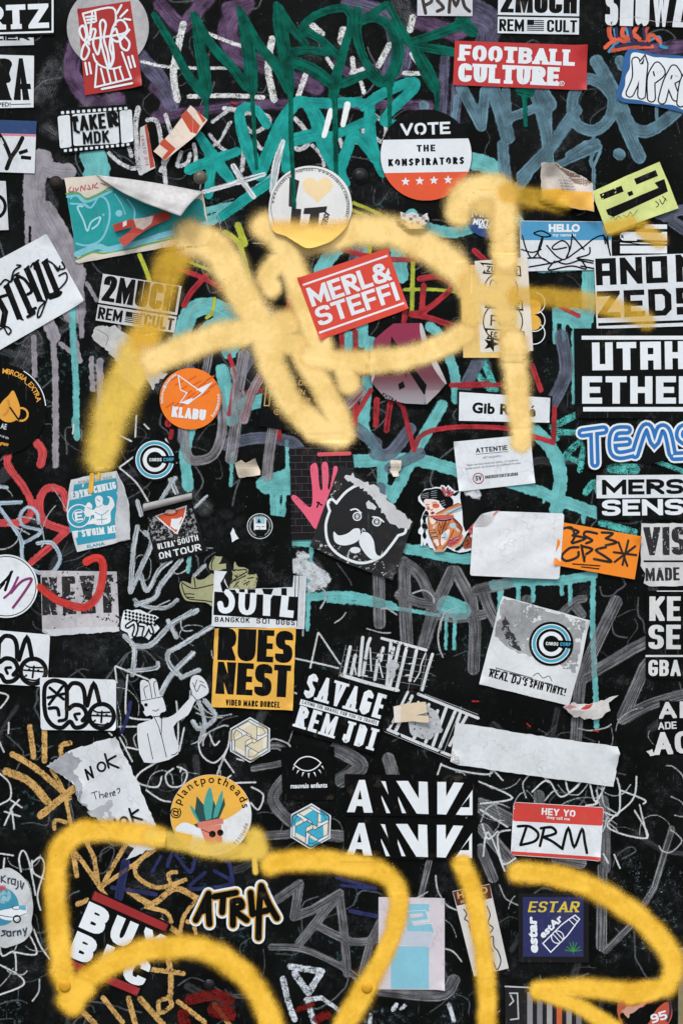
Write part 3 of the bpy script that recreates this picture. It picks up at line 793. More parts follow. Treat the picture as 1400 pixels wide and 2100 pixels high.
tag_paint('red marker letters in the middle', red, [(11, '692,506 740,522 800,532 862,530'), (12, '860,572 900,568 926,586 906,610 866,640 842,644 880,652 940,672 960,676'), (12, '868,586 864,640', 'l'), (11, '700,678 704,762', 'l'), (11, '728,680 730,760 728,870', 'l'), (11, '830,640 824,700', 'l'), (10, '370,552 420,572 470,602'), (12, '422,566 392,600 378,626'),
 (13, '500,862 520,800 546,740 548,836', 'l'), (9, '508,804 546,800', 'l'), (9, '470,730 484,770 470,850', 'l'), (12, '600,590 590,640 576,690', 'l'), (10, '584,640 620,660'), (11, '720,770 738,812 700,834 686,820'), (10, '700,754 756,766'), (12, '800,824 792,882', 'l'), (12, '772,820 770,872', 'l'), (10, '826,836 840,890 848,922', 'l'),
 (10, '848,922 868,890 930,876 1030,878 1090,894 1134,908'), (10, '1134,908 1136,836', 'l'), (10, '760,800 730,850 710,880'), (9, '770,770 790,800 820,830'), (12, '972,514 1000,540'), (11, '1090,750 1108,800'), (9, '940,792 1000,790 1040,788'), (9,'1150,630 1186,648'), (10, '925,790 1000,786', 'l'), (13, '360,800 345,870'), (9, '352,884 350,898','l'), (12, '570,880 572,898', 'l')], 3)
mop = paint((150, 148, 152), 1.6, 9, dry=.75, dsize=2.4, streak=110, op=.74, soft=1.2, wash=.2)
tag_paint('grey streaky mop marker letters, middle left', mop, [(24, '500,728 488,800 482,880 474,940', 'l'), (20, '560,730 520,800 500,860'), (20, '376,884 386,936 410,944 440,930 456,880 452,820 436,800'), (22, '560,876 552,930 548,976', 'l'), (18, '480,760 500,830', 'l'), (22, '712,830 740,800'), (18,'430,720 420,770 400,800')])
greyb = paint((138, 140, 144), 1.6, 9, dry=.75, dsize=2.6, streak=120, op=.58, soft=1.2, wash=.2)
tag_paint('large grey mop marker letters at the lower right', greyb, [(25, '776,1172 778,1278', 'l'), (26, '828,1154 830,1240 834,1330', 'l'), (23, '814,1146 856,1174 880,1220 884,1226'), (20, '818,1220 860,1236 890,1240'), (26, '926,1172 894,1240 868,1322', 'l'), (25, '934,1172 966,1230 974,1290 970,1372', 'l'), (20, '880,1256 934,1268 990,1260'), (24, '992,1220 1004,1250 1030,1300'),
 (24, '978,1210 1040,1196'), (22, '1080,1230 1060,1290'), (26, '1262,1234 1226,1310 1188,1392', 'l'), (24, '1394,1282 1300,1328 1196,1390', 'l'), (24, '1188,1400 1184,1450 1180,1518', 'l'), (25, '1384,1290 1320,1370 1276,1470', 'l'), (24, '1276,1474 1330,1446 1400,1424'), (16, '1146,1262 1180,1232 1196,1228'), (20, '1180,1245 1192,1260')])
tag_paint('grey mop marker letters under the yellow arc', greyb, [(19, '566,1846 614,1812 603,1880 640,1866 696,1832 614,1934', 'l'), (18, '696,1838 704,1900 712,1996', 'l'), (17, '646,1896 720,1930 772,1926'), (17, '790,1870 760,1930 742,1996', 'l'), (14, '556,1942 620,1946 690,1976 738,2010'), (18, '548,1714 600,1710'), (24, '600,1580 560,1640 620,1700 700,1715', 's'), (14, '500,1540 570,1530 590,1560 520,1576'), (30, '690,1536 740,1570 700,1600'), (26, '796,1556 806,1590', 'l'),
 (13, '880,1764 862,1838', 'l'), (30, '985,1650 1040,1680'), (26, '990,1700 1050,1770'), (20, '1240,1680 1242,1780', 'l'), (14, '1376,1700 1340,1820 1290,1900 1240,1950', 'l'), (22, '1234,1780 1232,1940', 'l'), (22, '1104,1630 1108,1660', 'l'), (24, '1140,1760 1190,1770'), (22,'985,1740 1010,1800'), (26,'780,2030 900,2040 930,2010'), (20,'1236,1640 1240,1668','l')])
coral = paint((200, 76, 78), 2.6, 5, dry=.4, dsize=2, soft=.9, wash=.15)
tag_paint('coral red marker tag at the left edge', coral, [(17, '76,908 88,926 84,952'), (15, '18,930 18,956 50,1000 66,1034 60,1060 36,1072 0,1072'), (16, '138,1042 128,1008 96,1002 82,1032 92,1070 138,1088'), (14, '138,1088 104,1120 64,1154')])
palepen = paint((176, 196, 212), 2.0, 3.5, dry=.6, dsize=1.6, soft=.9, wash=.1)
tag_paint('pale blue marker tag at the left edge', palepen, [(8, '0,1032 44,1030', 'l'), (8, '0,1042 22,1072 44,1108 48,1150 74,1172 106,1174 124,1146 108,1114 78,1114'), (7, '80,1072 76,1050 58,1040 42,1056 48,1078 86,1090 52,1112'), (7, '0,998 16,1000', 'l')])
whmark = paint((190, 200, 206), 2.4, 4, dry=.8, chalk=.46, dsize=1.8, streak=60, soft=.9, wash=.1)
tag_paint('pale marker scrawl around the checkered sticker', whmark, [(10, '282,1080 274,1130 268,1210'), (10, '298,1092 312,1112 290,1164 268,1214'), (9, '290,1180 302,1212 326,1170 350,1150'), (10, '372,1148 330,1200 318,1226 280,1240'), (8, '276,1230 300,1244 340,1246 364,1230'), (9, '282,1028 290,1056'), (9, '360,980 340,1010 330,1026'), (10, '350,984 362,1010'),
 (10, '256,1304 276,1330 272,1384'), (9, '264,1376 318,1370 324,1360'), (11, '274,1324 310,1322 352,1280 404,1252'), (10, '346,1274 362,1306'), (10, '436,1284 370,1324 344,1340 350,1366 370,1386'), (11, '396,1340 352,1384 322,1438', 's'), (10, '408,1374 372,1390'), (10, '420,1436 442,1470 410,1494 396,1480'), (9,'404,1430 420,1480 410,1520'), (8, '398,1180 420,1160'), (6, '424,1018 390,1050','l')], 3)
pen = paint((204, 209, 210), .9, 3, soft=.9, wash=.08, chalk=.46)
thin = [(3.3, p) for p in ('236,1368 240,1400|238,1366 306,1394|262,1384 258,1440 264,1470 308,1476|245,1490 282,1490|246,1512 272,1562|260,1532 288,1538|335,1556 288,1584 282,1604 322,1614 332,1592|356,1576 340,1590 348,1612 374,1610 384,1584 364,1572|372,1574 370,1582|378,1492 368,1540|430,1506 440,1528 450,1520|424,1504 408,1518 414,1548 440,1564 466,1536 472,1500|466,1536 446,1586|300,1620 330,1640 350,1644|224,1502 230,1508|362,1438 366,1490 364,1540|0,1420 18,1428 2,1452|19,1482 18,1504|0,1522 9,1542|0,1586 20,1606 22,1636 0,1650|22,1640 46,1656|10,1664 42,1674|28,1652 10,1692|26,1664 30,1700|40,1640 22,1660|0,1750 28,1754|10,1760 6,1800|44,1788 40,1760 48,1744 60,1766 74,1836|66,1770 84,1758 92,1780 78,1834 84,1866|66,1764 70,1790 96,1804|0,1978 40,2000 48,2020 0,2040|0,1936 6,1960 30,1952 34,1990|70,1906 84,1940 102,1966|60,1914 76,1956 30,1952|652,1298 636,1370|654,1298 690,1352 698,1362|604,1350 660,1362 700,1372|596,1418 614,1424|474,1590 460,1600|470,1606 524,1604|516,1614 540,1630 530,1660 514,1646|460,1556 480,1584|904,1568 940,1580 1000,1588 1010,1576|1010,1578 1030,1600|980,1602 1050,1636 984,1648|984,1660 1040,1696|1090,1624 1122,1600 1150,1634 1190,1604|1112,1590 1124,1604 1118,1600|1158,1596 1166,1624 1186,1610|1208,1604 1220,1644 1240,1610|1222,1620 1224,1646 1200,1652|1264,1596 1270,1624 1264,1672 1220,1656|1304,1592 1296,1640 1244,1694 1326,1718 1300,1662|1270,1620 1320,1640 1318,1648|1310,1650 1326,1716|988,1690 1000,1720 1020,1704|990,1756 1000,1706 1034,1786|1046,1702 1020,1712 1030,1770 1056,1760|1236,1750 1246,1770|1258,1752 1270,1780|904,1566 896,1590|600,1446 586,1452|500,1560 486,1556|240,890 270,905|280,852 278,896|246,958 276,936|246,960 280,990 304,1028|340,900 350,920 362,950|296,870 306,880|152,870 150,890').split('|')]
tag_paint('thin white paint pen doodles all over the lower wall', pen, thin, 2.2, margin=2)
loops = []
for x0, y0, x1, y1, m in ((240, 1430, 480, 1640, 16), (880, 1560, 1330, 1720, 18), (0, 1740, 110, 2060, 9), (270, 1030, 440, 1330, 14), (560, 1190, 980, 1330, 10), (0, 950, 130, 1130, 6), (380, 430, 560, 700, 10), (400, 1180, 700, 1560, 8), (1190, 1480, 1400, 1760, 12), (840, 1780, 1060, 2080, 8)):
    for _ in range(m):
        x, y = rnd.uniform(x0, x1), rnd.uniform(y0, y1); a = rnd.uniform(0, 6.28); cv = rnd.choice((-1, 1)) * rnd.uniform(.1, .9); P = [(x, y)]
        for _ in range(rnd.randint(2, 5)):
            a += cv; q = rnd.uniform(10, 32); x += q * math.cos(a); y += q * math.sin(a); P.append((x, y))
        loops.append((rnd.choice((1.6, 2.0, 2.6, 3.2)), P))
tag_paint('broken fine white pen loops and flicks on the lower wall', paint((176, 182, 184), .9, 3, soft=.9, chalk=.52), loops, 2.2, margin=2)
ochre = paint((204, 164, 98), 2, 4, chalk=.55, soft=.9, wash=.1)
tag_paint('ochre crayon strokes left of the torn white paper', ochre, [(11, '62,1490 70,1552', 'l'), (11, '92,1498 92,1560', 'l'), (12, '26,1546 80,1580 142,1636', 's'), (16, '14,1582 60,1602 98,1644'), (15, '84,1672 140,1626 168,1604', 'l'), (10, '144,1524 126,1530 128,1558'), (8, '106,1578 130,1620 144,1680 150,1720'), (8, '112,1700 114,1682 136,1686'), (10, '120,1640 150,1620', 'l')], 3)
tag_paint('ochre crayon scrawl at the lower left', ochre, [(10, '138,1718 152,1760 158,1796', 's'), (9, '150,1742 172,1770 206,1820', 'l'), (9, '178,1726 194,1760 202,1812', 'l'), (9, '262,1726 230,1780 208,1820', 'l'), (8, '212,1816 270,1776 318,1742', 'l'), (9, '310,1744 280,1774 284,1800 326,1820 380,1804'), (8, '362,1788 346,1792 350,1810'), (12, '264,1826 300,1850 320,1850 360,1822 404,1842'), (8, '300,1860 340,1870 352,1890'),
 (8, '408,1840 378,1878 370,1914'), (8, '384,1890 396,1894 402,1914'), (11, '330,1888 370,1916'), (10, '312,1988 376,1996', 'l'), (11, '340,1950 350,1990 350,2040', 's'), (9, '346,2046 326,2054 330,2076 352,2062 346,2044'), (10, '212,2046 252,2096'), (11, '264,2046 278,2100', 'l'), (12, '288,2048 334,2100', 'l'), (10, '366,2054 420,2096'), (11, '166,2070 196,2100', 'l'), (10, '160,1854 180,1846', 'l'), (9,'205,1820 220,1840','l'), (10, '440,2060 470,2100','l')], 3)
navy = paint((44, 50, 92), 1.6, 6, op=.75, soft=1.2)
tag_paint('faint dark blue marker scrawl at the bottom left', navy, [(7, '330,1756 312,1788'), (8, '352,1750 344,1776'), (8, '362,1754 390,1788 400,1764'), (8, '420,1790 390,1822 476,1812 440,1786'), (18, '258,1768 244,1840', 'l'), (9, '230,1820 320,1834'), (8, '250,1500 262,1470 268,1440'), (7, '700,1815 770,1822 690,1800'), (9,'718,1868 780,1880'), (8, '446,1760 470,1770 480,1830')], 3)
whb = paint((214, 224, 232), 2.2, 4, chalk=.59, soft=.9, wash=.05)
tag_paint('white chalk letters at the bottom edge', whb, [(13, '596,1982 660,1992 632,2036 604,1996', 'l'), (12, '580,2006 590,2050 604,2090'), (11, '630,2052 645,2100', 'l'), (10, '628,2050 660,2046'), (8, '662,2048 696,2072'), (9, '806,2070 812,2060'), (7, '760,2080 758,2100', 'l'), (8, '920,2060 930,2092'), (7, '822,2068 830,2062')], 3)
rust = paint((112, 24, 20), 3, 10, chalk=.57, soft=1.5)
tag_paint('dark red paint smears at the bottom left', rust, [(22, '390,2050 440,2040 470,2050'), (24, '376,2080 380,2100'), (30, '440,2070 470,2080'), (16, '0,0 0,0.1'), (12, '612,2070 640,2060'), (18,'650,2090 670,2080')], 4)
icy = paint((176, 204, 216), 2.5, 4, chalk=.77, soft=1.2)
tag_paint('small white paint chips at the lower right', icy, [(46, '1270,1820 1330,1830 1376,1800'), (56, '1300,1880 1370,1880'), (40, '1290,1930 1320,1925'), (40, '1350,1950 1390,1940'), (30, '1290,1770 1310,1790'), (40, '905,1990 930,2060 920,2100'), (40, '40,2080 10,2060'), (34, '740,2090 830,2080')], 4)
orange = paint((204, 92, 66), 1.2, 4, soft=.9, wash=.2)
bluep = paint((58, 140, 178), 1.2, 4, soft=.9, wash=.2)
tag_paint('blue strokes of the small orange and blue scrawl', bluep, [(7, '1248,106 1270,84 1300,92'), (6, '1330,84 1350,76 1354,94 1366,98'), (6, '1282,58 1290,80'), (5, '1258,60 1262,80')], 2.5)
tag_paint('orange strokes of the small orange and blue scrawl', orange, [(9, '1250,48 1248,70 1258,86', 's'), (9, '1280,50 1274,70 1284,78'), (8, '1240,98 1262,80 1280,86 1300,72 1316,88 1334,72 1352,86'), (8, '1308,50 1298,70 1310,80'), (8, '1254,104 1290,98 1336,96'), (7, '1330,50 1322,70 1330,84')], 2.5)
tag_paint('dark violet shading of the small scrawl', paint((50, 44, 78), 1.2, 4, soft=.9), [(6, '1262,56 1264,76'), (7, '1290,58 1296,82 1316,92'), (7, '1262,96 1300,90 1330,92'), (6, '1318,58 1320,80')], 2.5)
tag_paint('fluffy white torn paper residue right of the checkered letters', paint((196, 204, 208), 6, 9, soft=2, chalk=.52), [(34, '612,1160 638,1172'), (30, '640,1176 662,1186 650,1196'), (12, '632,1200 640,1210'), (12, '612,1136 630,1142'), (16, '700,1070 690,1076'), (14, '470,1074 490,1070'), (22, '960,1006 975,1012')], 3)
tag_paint('tiny red paint flecks on the black wall', paint((170, 44, 44), 1.2, 4, soft=.9), [(3.5, '968,1438 980,1438', 'l'), (5, '476,211 484,213', 'l'), (3, '1080,1484 1086,1490', 'l'), (3, '1216,1498 1226,1500', 'l')], 2, margin=2)

# ------------------------------------------------------------ stickers, in the order they were stuck on
WH = stock((216, 224, 228)); WH2 = stock((204, 209, 213), grime=.16); GRY = stock((186, 190, 192), .6, .5, .2)
WW = stock((220, 228, 232), .55, .6, .1, seed=2)
BK = stock((13, 15, 15), .5, .22, .12, spec=.06); BK2 = stock((10, 11, 11), .5, .2, .1, spec=.06); BKI = stock((12, 14, 14), .5, .2, .05, spec=.06)
WI = stock((222, 230, 234), .5, .2, .06); INK = stock((15, 16, 17), .6, .2, .1, spec=.06)
REDM = stock((206, 62, 50), .5, .2, .08)

# grey disc and red card
k = K('round_sticker', 'plain grey white round sticker half hidden behind the red drawing sticker')
k.paper(circ(222, 57, 84), stock((182, 183, 184), .65, .6, .28, wear=0)); k.done()
k = K('sticker', 'dark red sticker with a white line drawing of round letters in front of a tower', lift=curl((293, 178, 26, 8), (160, 20, 16, 4)))
k.paper('160,20 268,3 293,178 175,196', stock((168, 38, 34), .45, .25, .12, seed=3))
for w, q in ((4.2, '171,29 178,56 184,92|171,29 232,17 238,52|190,26 186,70|196,23 198,44|178,36 194,34|180,42 194,40|181,48 195,46'),
             (4.6, '183,90 170,80 164,62 172,54 178,72 176,88 184,104 176,122 168,118 172,96 184,82 190,62 197,64 192,88 198,108 203,110 208,80 206,50 212,42 218,52 214,80 222,110 226,136 232,120 226,96 232,60 242,44 254,44 262,62 246,78 238,60 228,76 244,86 266,62'),
             (4.6, '206,78 214,112 224,140 234,120 230,80|252,72 266,88 262,104 250,98 246,80|184,84 196,80 246,72 258,68'),
             (4.0, '192,112 198,128 212,138 232,142 248,138|200,128 196,180|251,108 270,162|196,180 270,162|208,142 216,174|221,142 228,170|234,142 240,168|246,140 254,164'),
             (4.4, '240,30 250,12|248,36 262,22|256,40 268,42|176,130 180,154|184,130 188,152|264,118 270,140|272,116 278,138|210,184 272,172')):
    k.lines('drawing', q, w, WI)
k.done()

# upper left edge
k = K('sticker', 'white sticker strip with cut black letters under the framed slab letters, top left')
k.paper('-30,74 70,78 71,93 -30,96', WH2); cap(k, 'lettering', 'LIER', -14, 84, 62, 84, 14, INK, .3, .25); k.done()
k = K('sticker', 'black sticker with white slab letters inside a white frame, top left corner')
k.paper('-60,-30 113,-30 112,72 -60,77', BK)
k.add('frame', WI, ribbon([(-60, 71), (109, 66), (109, -30)], 4, cap='butt'))
cap(k, 'lettering', 'RTZ', -32, 63, 102, 58, 50, WI, .29, .22, .25, slab=.2, gap=.1); k.done()
k = K('sticker', 'white sticker with tall wavy black letters at the left edge above the blue topped one')
k.paper('-40,112 71,115 70,221 -40,223', WH)
wv = lambda x, y: (x + .035 * math.sin(y * 13 + x * 4), y)
cap(k, 'lettering', 'TRA', -44, 207, 65, 206, 86, INK, .20, .13, .18, gap=.05, warp=wv)
txt(k, 'small_print', 'PPED!', -8, 219, 23, 219, 8, INK, .03); k.line('small_print', '24,215 64,214', 1.6, INK); k.done()
k = K('sticker', 'white sticker with a dark blue top band and thick black handwriting, left edge')
k.paper('-40,245 76,249 72,356 -40,352', WH); k.poly('band', '-40,245 76,249 75,276 -40,273', stock((30, 64, 112))); k.poly('stripe', '-40,273 75,276 75,281 -40,278', stock((205, 130, 150)))
k.line('lettering', '47,284 36,306 24,324 15,346', 9, INK); k.line('lettering', '-6,270 6,286 16,306 22,322', 8, INK); k.line('lettering', '40,315 58,309', 7.5, INK, cap='butt'); k.line('lettering', '44,323 65,325', 7.5, INK, cap='butt')
k.line('lettering', '3,284 8,295', 2, WI); k.done()
k = K('sticker', 'narrow white sticker with a black reel drawing at the far left edge')
k.paper('-40,370 13,372 19,472 -40,474', WH2); k.ring('drawing', -12, 424, 24, 7, INK); k.ring('drawing', -12, 424, 12, 3, INK); k.done()

# film strip
k = K('sticker', 'black film strip sticker with white frames and cracked black lettering', lift=curl((276, 300, 18, 6)))
k.paper('118,222 271,215 276,300 125,318', BK)
for p in ('119,239 144,236 148,302 124,305', '149,235 242,229 246,295 152,300', '246,228 271,225 275,291 250,295'):
    k.poly('frame', roundpoly(p, 5), WH)
for i in range(13):
    x = 126 + i * 10.8; k.poly('perforation', roundpoly([(x, 229 - i * .72), (x + 6.4, 228.6 - i * .72), (x + 6.8, 234.6 - i * .72), (x + .4, 235 - i * .72)], 1.5, 2), WH)
    x = 132 + i * 10.7; k.poly('perforation', roundpoly([(x, 307 - i * 1.0), (x + 6.2, 306.5 - i * 1.0), (x + 6.4, 312 - i * 1.0), (x + .4, 312.6 - i * 1.0)], 1.5, 2), WH)
cap(k, 'lettering', 'TAKE', 148, 271, 219, 264, 31, INK, .22, .17, .1, nr=1, gap=.07); cap(k, 'lettering', 'R', 224, 263, 246, 259, 32, INK, .3, .2, .1, nr=1)
cap(k, 'lettering', 'MDK', 172, 297, 226, 293, 25, INK, .2, .15, .15, nr=1, gap=.12); k.line('lettering', '150,250 162,246', 6, INK, cap='butt'); k.line('lettering', '158,270 163,272', 5, INK); k.done()

k = K('sticker', 'thin torn white strip with red vertical lettering beside the film strip')
k.paper(ragged('288,262 302,256 310,300 319,345 306,352 292,359 286,310', 1, 12, 2), stock((204, 204, 204), .55, .5, .2)); k.poly('red_edge', '297,259 302,256 310,300 318,342 309,346 303,300', stock((180, 70, 52), .5, .4, .3))
txt(k, 'lettering', 'SANTO DIE', 289, 279, 300, 341, 6, stock((150, 60, 60)), .02, spc=1.5); k.done()

def lift_tape(x, y): return 5 + 5 * math.sin((x - 317) / 110 * math.pi) + max(0, (x - 395) * .25)
k = K('tape_scrap', 'torn piece of red and cream printed tape lying slanted beside the asterisk', 'tape', lift=lift_tape, gap=.0003)
k.paper('392,219 427,250 404,280 372,306 340,332 316,312 352,274', stock((224, 210, 194), .5, .7, .15), grid=5)
REDT = stock((196, 74, 44), .5, .7, .2)
k.poly('stripe', '376,243 408,274 392,290 368,304 358,296 352,274 364,260', stock((226, 212, 196), .5, .5)); k.poly('stripe', '372,241 384,229 412,262 405,278 392,274', REDT); k.poly('stripe', '328,298 338,286 362,308 340,331 334,326 346,312', REDT); k.poly('stripe', '402,228 408,232 424,250 418,256', REDT); k.done()

# turquoise poster with its top edge peeled forward
k = K('poster', 'torn turquoise graffiti poster with its top edge peeled and folded down', 'poster')
PT = stock((18, 150, 150), .5, .8, .16); PC = stock((214, 206, 192), .55, .8, .12); PB = stock((120, 190, 206), .5, .6, .1); PG = stock((106, 160, 80), .5, .6)
k.paper(ragged('133,366 200,360 300,380 417,396 424,440 433,491 300,515 161,541 146,450', .8, 16, 4), PC)
k.poly('turquoise_fill', smooth(pts('139,400 160,394 178,406 200,398 230,388 262,380 300,396 360,420 410,408 420,440 424,470 380,480 330,492 290,500 262,512 236,520 205,516 160,524 150,470'), 4, True), PT)
k.line('outline', '137,398 156,396 176,408 200,400 226,386 250,384', 3.5, PG); k.line('outline', '139,404 160,402 178,414 204,404 230,392', 5, PB)
k.line('outline', '158,522 200,506 222,512 250,506 290,498 330,484 380,472 424,460', 12, PB); k.line('outline', '160,532 190,518 214,520 250,516 300,502 360,488 428,470', 4, PG); k.line('outline', '159,536 230,522 300,510 431,486', 6, PC)
k.line('lettering', '146,418 170,420 188,426 204,404 220,412 226,440 220,470 206,494 180,504 158,500', 4, PB); k.line('lettering', '170,424 160,426 172,452 180,474 188,456 206,446 202,460 190,470', 3.5, stock((160, 214, 222))); k.disc('lettering', 245, 438, 7, PB); k.disc('lettering', 213, 441, 2.6, PB); k.line('lettering', '262,410 276,430 276,452', 3.5, PB)
k.line('lettering', '146,408 156,400 168,412 182,424', 3, PB); k.line('lettering', '236,398 250,420 258,440', 2, PB)
cr = stock((176, 84, 84), .6, .5)
k.lines('scribble', '146,384 142,392 150,394 152,386|156,386 158,392 162,386|166,392 168,382 174,390 176,380|182,380 186,388 180,388|190,388 192,378|200,376 194,384 202,386|208,376 216,380', 2.2, cr)
root = k.done()
def flap(root, c):
    # bent sheet between the top edge and the hanging corner, bulging away from the wall
    A, B, C = (199, 360), (417, 394), (375, 452); n, m = 26, 14; V = []; F = []
    for i in range(n + 1):
        u = i / n
        top = (A[0] + (B[0] - A[0]) * u, A[1] + (B[1] - A[1]) * u - 3 * math.sin(u * math.pi))
        low = (A[0] + (C[0] - A[0]) * u - 6 * math.sin(u * math.pi), A[1] + (C[1] - A[1]) * u + 10 * math.sin(u * math.pi) * (1 - u * .6))
        for j in range(m + 1):
            v = j / m
            x = top[0] + (low[0] - top[0]) * v; y = top[1] + (low[1] - top[1]) * v
            h = 2 + 34 * u * math.sin(min(1, v * 1.15) * math.pi * .62) + 9 * u * v + 1.5 * math.sin(u * 21 + v * 5) * v
            V.append(((x - c[0]) * S, -h * S, (c[1] - y) * S))
    for i in range(n):
        for j in range(m):
            a = i * (m + 1) + j; F.append([a, a + 1, a + m + 2, a + m + 1])
    o = link_mesh('peeled_flap', V, F, [stock((208, 208, 206), .65, .7, .3, seed=8)], parent=root, smoothf=True); o['label'] = 'white back of the poster folded forward'
    md = o.modifiers.new('thickness', 'SOLIDIFY'); md.thickness = .00025
flap(root, k.c)

def lift_y(x, y): return 4 + 7 * max(0, math.sin((x - 232) / 118 * math.pi)) + max(0, (y - 480)) * .2
k = K('tape_scrap', 'forked scrap of dark red tape stuck on the turquoise poster', 'tape', lift=lift_y, gap=.0004)
k.paper('232,463 270,452 284,456 318,442 345,433 352,450 320,464 302,474 280,490 258,510 245,494 266,478 276,467 238,477', stock((172, 56, 42), .5, .8, .25), grid=5)
k.poly('pale_wear', '276,452 300,449 318,444 312,462 296,474 282,470', stock((196, 180, 170), .6, .8, .4)); k.poly('pale_wear', '254,458 262,454 262,464 254,468', stock((220, 208, 200), .6, .6)); k.done()

# left middle
k = K('sticker', 'large white tilted sticker with black curled blackletter script at the left edge', lift=curl((175, 618, 40, 9), (97, 481, 26, 5)))
k.paper(roundpoly('-90,580 97,480 175,618 -90,770', 5), WW)
for q in ('-12,596 12,640 6,672', '14,584 42,655', '33,570 66,644', '55,549 84,618', '74,537 100,612', '92,535 121,606'):
    k.line('lettering', q, 12.5, INK, False, cap='butt')
k.lines('lettering', '36,566 52,574 66,596 58,604|-6,612 20,604|104,612 121,606 126,600|60,640 74,632', 6.5, INK); k.lines('lettering', '10,590 20,580|30,574 42,566|52,554 60,546|70,542 80,534|88,540 98,532|36,650 48,656|60,640 72,644|78,616 92,618', 4, INK)
k.lines('flourish', '96,534 108,540 122,552 134,550 128,538|122,566 136,560 138,574 126,590 112,600 98,612|98,612 92,628 84,648 78,650 82,632 94,620|40,560 30,566 24,578 12,574 2,584|24,578 30,556 44,546 36,544|0,676 14,670 24,678 18,686 10,672|64,548 70,540 72,552|112,544 120,556 124,546', 3.4, INK)
k.lines('flourish', '58,650 66,646 72,640|106,604 114,606 120,594', 6, INK); k.done()

def muchs(k, TM, INK=INK, star=True):
    k.paper('0,-50 160,-50 160,45 0,45', TM)
    cap(k, 'lettering', '2MUCH', 5, 4, 155, 4, 52, INK, .24, .15, .16, gap=.05)
    k.rect('divider', -1, 9, 161, 12.5, INK)
    cap(k, 'lettering', 'REM', 3, 41, 52, 41, 24, INK, .21, .16, .16, gap=.08); cap(k, 'lettering', 'CULT', 97, 41, 156, 41, 24, INK, .21, .16, .16, gap=.08)
    for i in range(6): k.rect('flag', 58 + (14 if i < 3 else 0), 18 + i * 3.8, 91, 20 + i * 3.8, INK)
    k.rect('flag', 58, 17.5, 71.5, 28, INK)
k = K('sticker', 'worn tilted black on white block letter sticker with a small striped flag, left of centre', group='block letter flag stickers', at=(204, 612), rot=9, sc=1.02)
muchs(k, stock((206, 210, 210), .55, .4, .2, wear=.33)); k.done()
k = K('sticker', 'clean black on white block letter sticker with a small striped flag at the top edge', group='block letter flag stickers', at=(1020, 22), rot=1.0, sc=1.04)
muchs(k, WH); k.done()
k = K('sticker', 'cut off condensed black letter sticker turned sideways above the square letter sticker, sprayed yellow', at=(1268, 522), rot=-90, sc=1.0)
k.paper('0,0 66,0 66,100 0,100', BK2); cap(k, 'lettering', 'IN', 2, 98, 24, 98, 96, WI, .16, .10, .1, gap=.04); cap(k, 'lettering', '2', 28, 98, 46, 98, 96, WI, .16, .12, .1); cap(k, 'lettering', 'I', 52, 98, 62, 98, 46, WI, .2, .2); k.done()
k = K('sticker', 'torn white sticker remains hanging below the worn flag sticker', gap=.0001)
k.paper(ragged('196,672 236,668 260,684 300,700 318,716 302,730 322,756 345,766 318,790 316,800 300,780 285,800 262,785 246,768 244,748 230,730 206,708 190,690', 3, 5, 9), stock((206, 208, 206), .6, .8, .3)); k.line('crease', '200,676 222,690 218,708', .9, INK); k.done()

k = K('round_sticker', 'black round sticker with a gold drop and two linked gold rings, left edge')
k.paper(circ(4, 840, 93), BK2); gold = stock((228, 164, 60)); k.ring('rim', 4, 840, 91, 2, WI, -60, -5)
k.poly('emblem', smooth(pts('28,801 36,816 42,836 40,856 24,866 6,862 -4,846 4,826 18,812'), 5, True), gold); k.ring('emblem', 45, 850, 13, 4, gold); k.ring('emblem', -4, 832, 24, 5, stock((206, 140, 50)), -30, 60); k.line('emblem', '22,836 40,862', 3.5, BK2)
arc(k, 'lettering', 'MBROSIA_EXTRA', 4, 840, 74, -88, -12, 10, gold, .02); txt(k, 'lettering', 'AE', 2, 879, 14, 881, 11, WI, .01); txt(k, 'lettering', 'V US ON', 0, 895, 18, 901, 4, WI, .01); txt(k, 'lettering', 'gram', 0, 911, 18, 915, 7, gold, .04, .3); k.done()
# top edge and right top
k = K('sticker', 'small white sticker with dark brown handwriting cut by the top edge')
k.paper('855,-30 968,-30 968,34 855,33', WH2); brn = stock((52, 40, 40), .6, .3, .3)
k.lines('lettering', '864,-10 872,28|864,-6 880,-8 884,4 870,12|912,-6 896,0 904,10 908,18 896,24|920,26 924,-10 934,12 944,-10 952,14 962,24', 7, brn); k.done()
k = K('sticker', 'tall white condensed letters on black at the top right corner', 'sticker')
k.paper('1232,-40 1440,-40 1440,56 1236,54', BK2); cap(k, 'lettering', 'SHOWZ', 1239, 53, 1404, 57, 84, WH, .19, .12, .14, gap=.05); k.line('crack', '1262,40 1300,36 1350,46 1398,44', .8, GRY); k.done()
k = K('sticker', 'long red sticker with two lines of white slab letters at the top', lift=curl((1203, 94, 34, 7), (1201, 186, 20, 5)))
k.paper('932,84 1203,94 1201,186 928,175', stock((186, 44, 44), .42, .25, .12))
for t in (('FOOTBALL', 940, 125, 1177, 136, 33), ('CULTURE', 938, 168, 1145, 177, 38)):
    cap(k, 'lettering', t[0], t[1], t[2], t[3], t[4], t[5], WI, .33, .23, .42, slab=.18, gap=.09)
k.rect('lettering', 1138, 166, 1142, 171, WI)
k.ring('lettering', 1151, 172, 4.6, 1.2, WI); txt(k, 'lettering', 'R', 1149, 174.5, 1153, 174.5, 5, WI, .02); k.done()
k = K('sticker', 'blue edged white sticker with black outlined bubble letters at the right edge')
k.paper(smooth(pts('1286,103 1340,112 1420,128 1440,240 1392,230 1330,216 1266,206 1272,160'), 5, True), stock((34, 92, 150), .45, .3, .12))
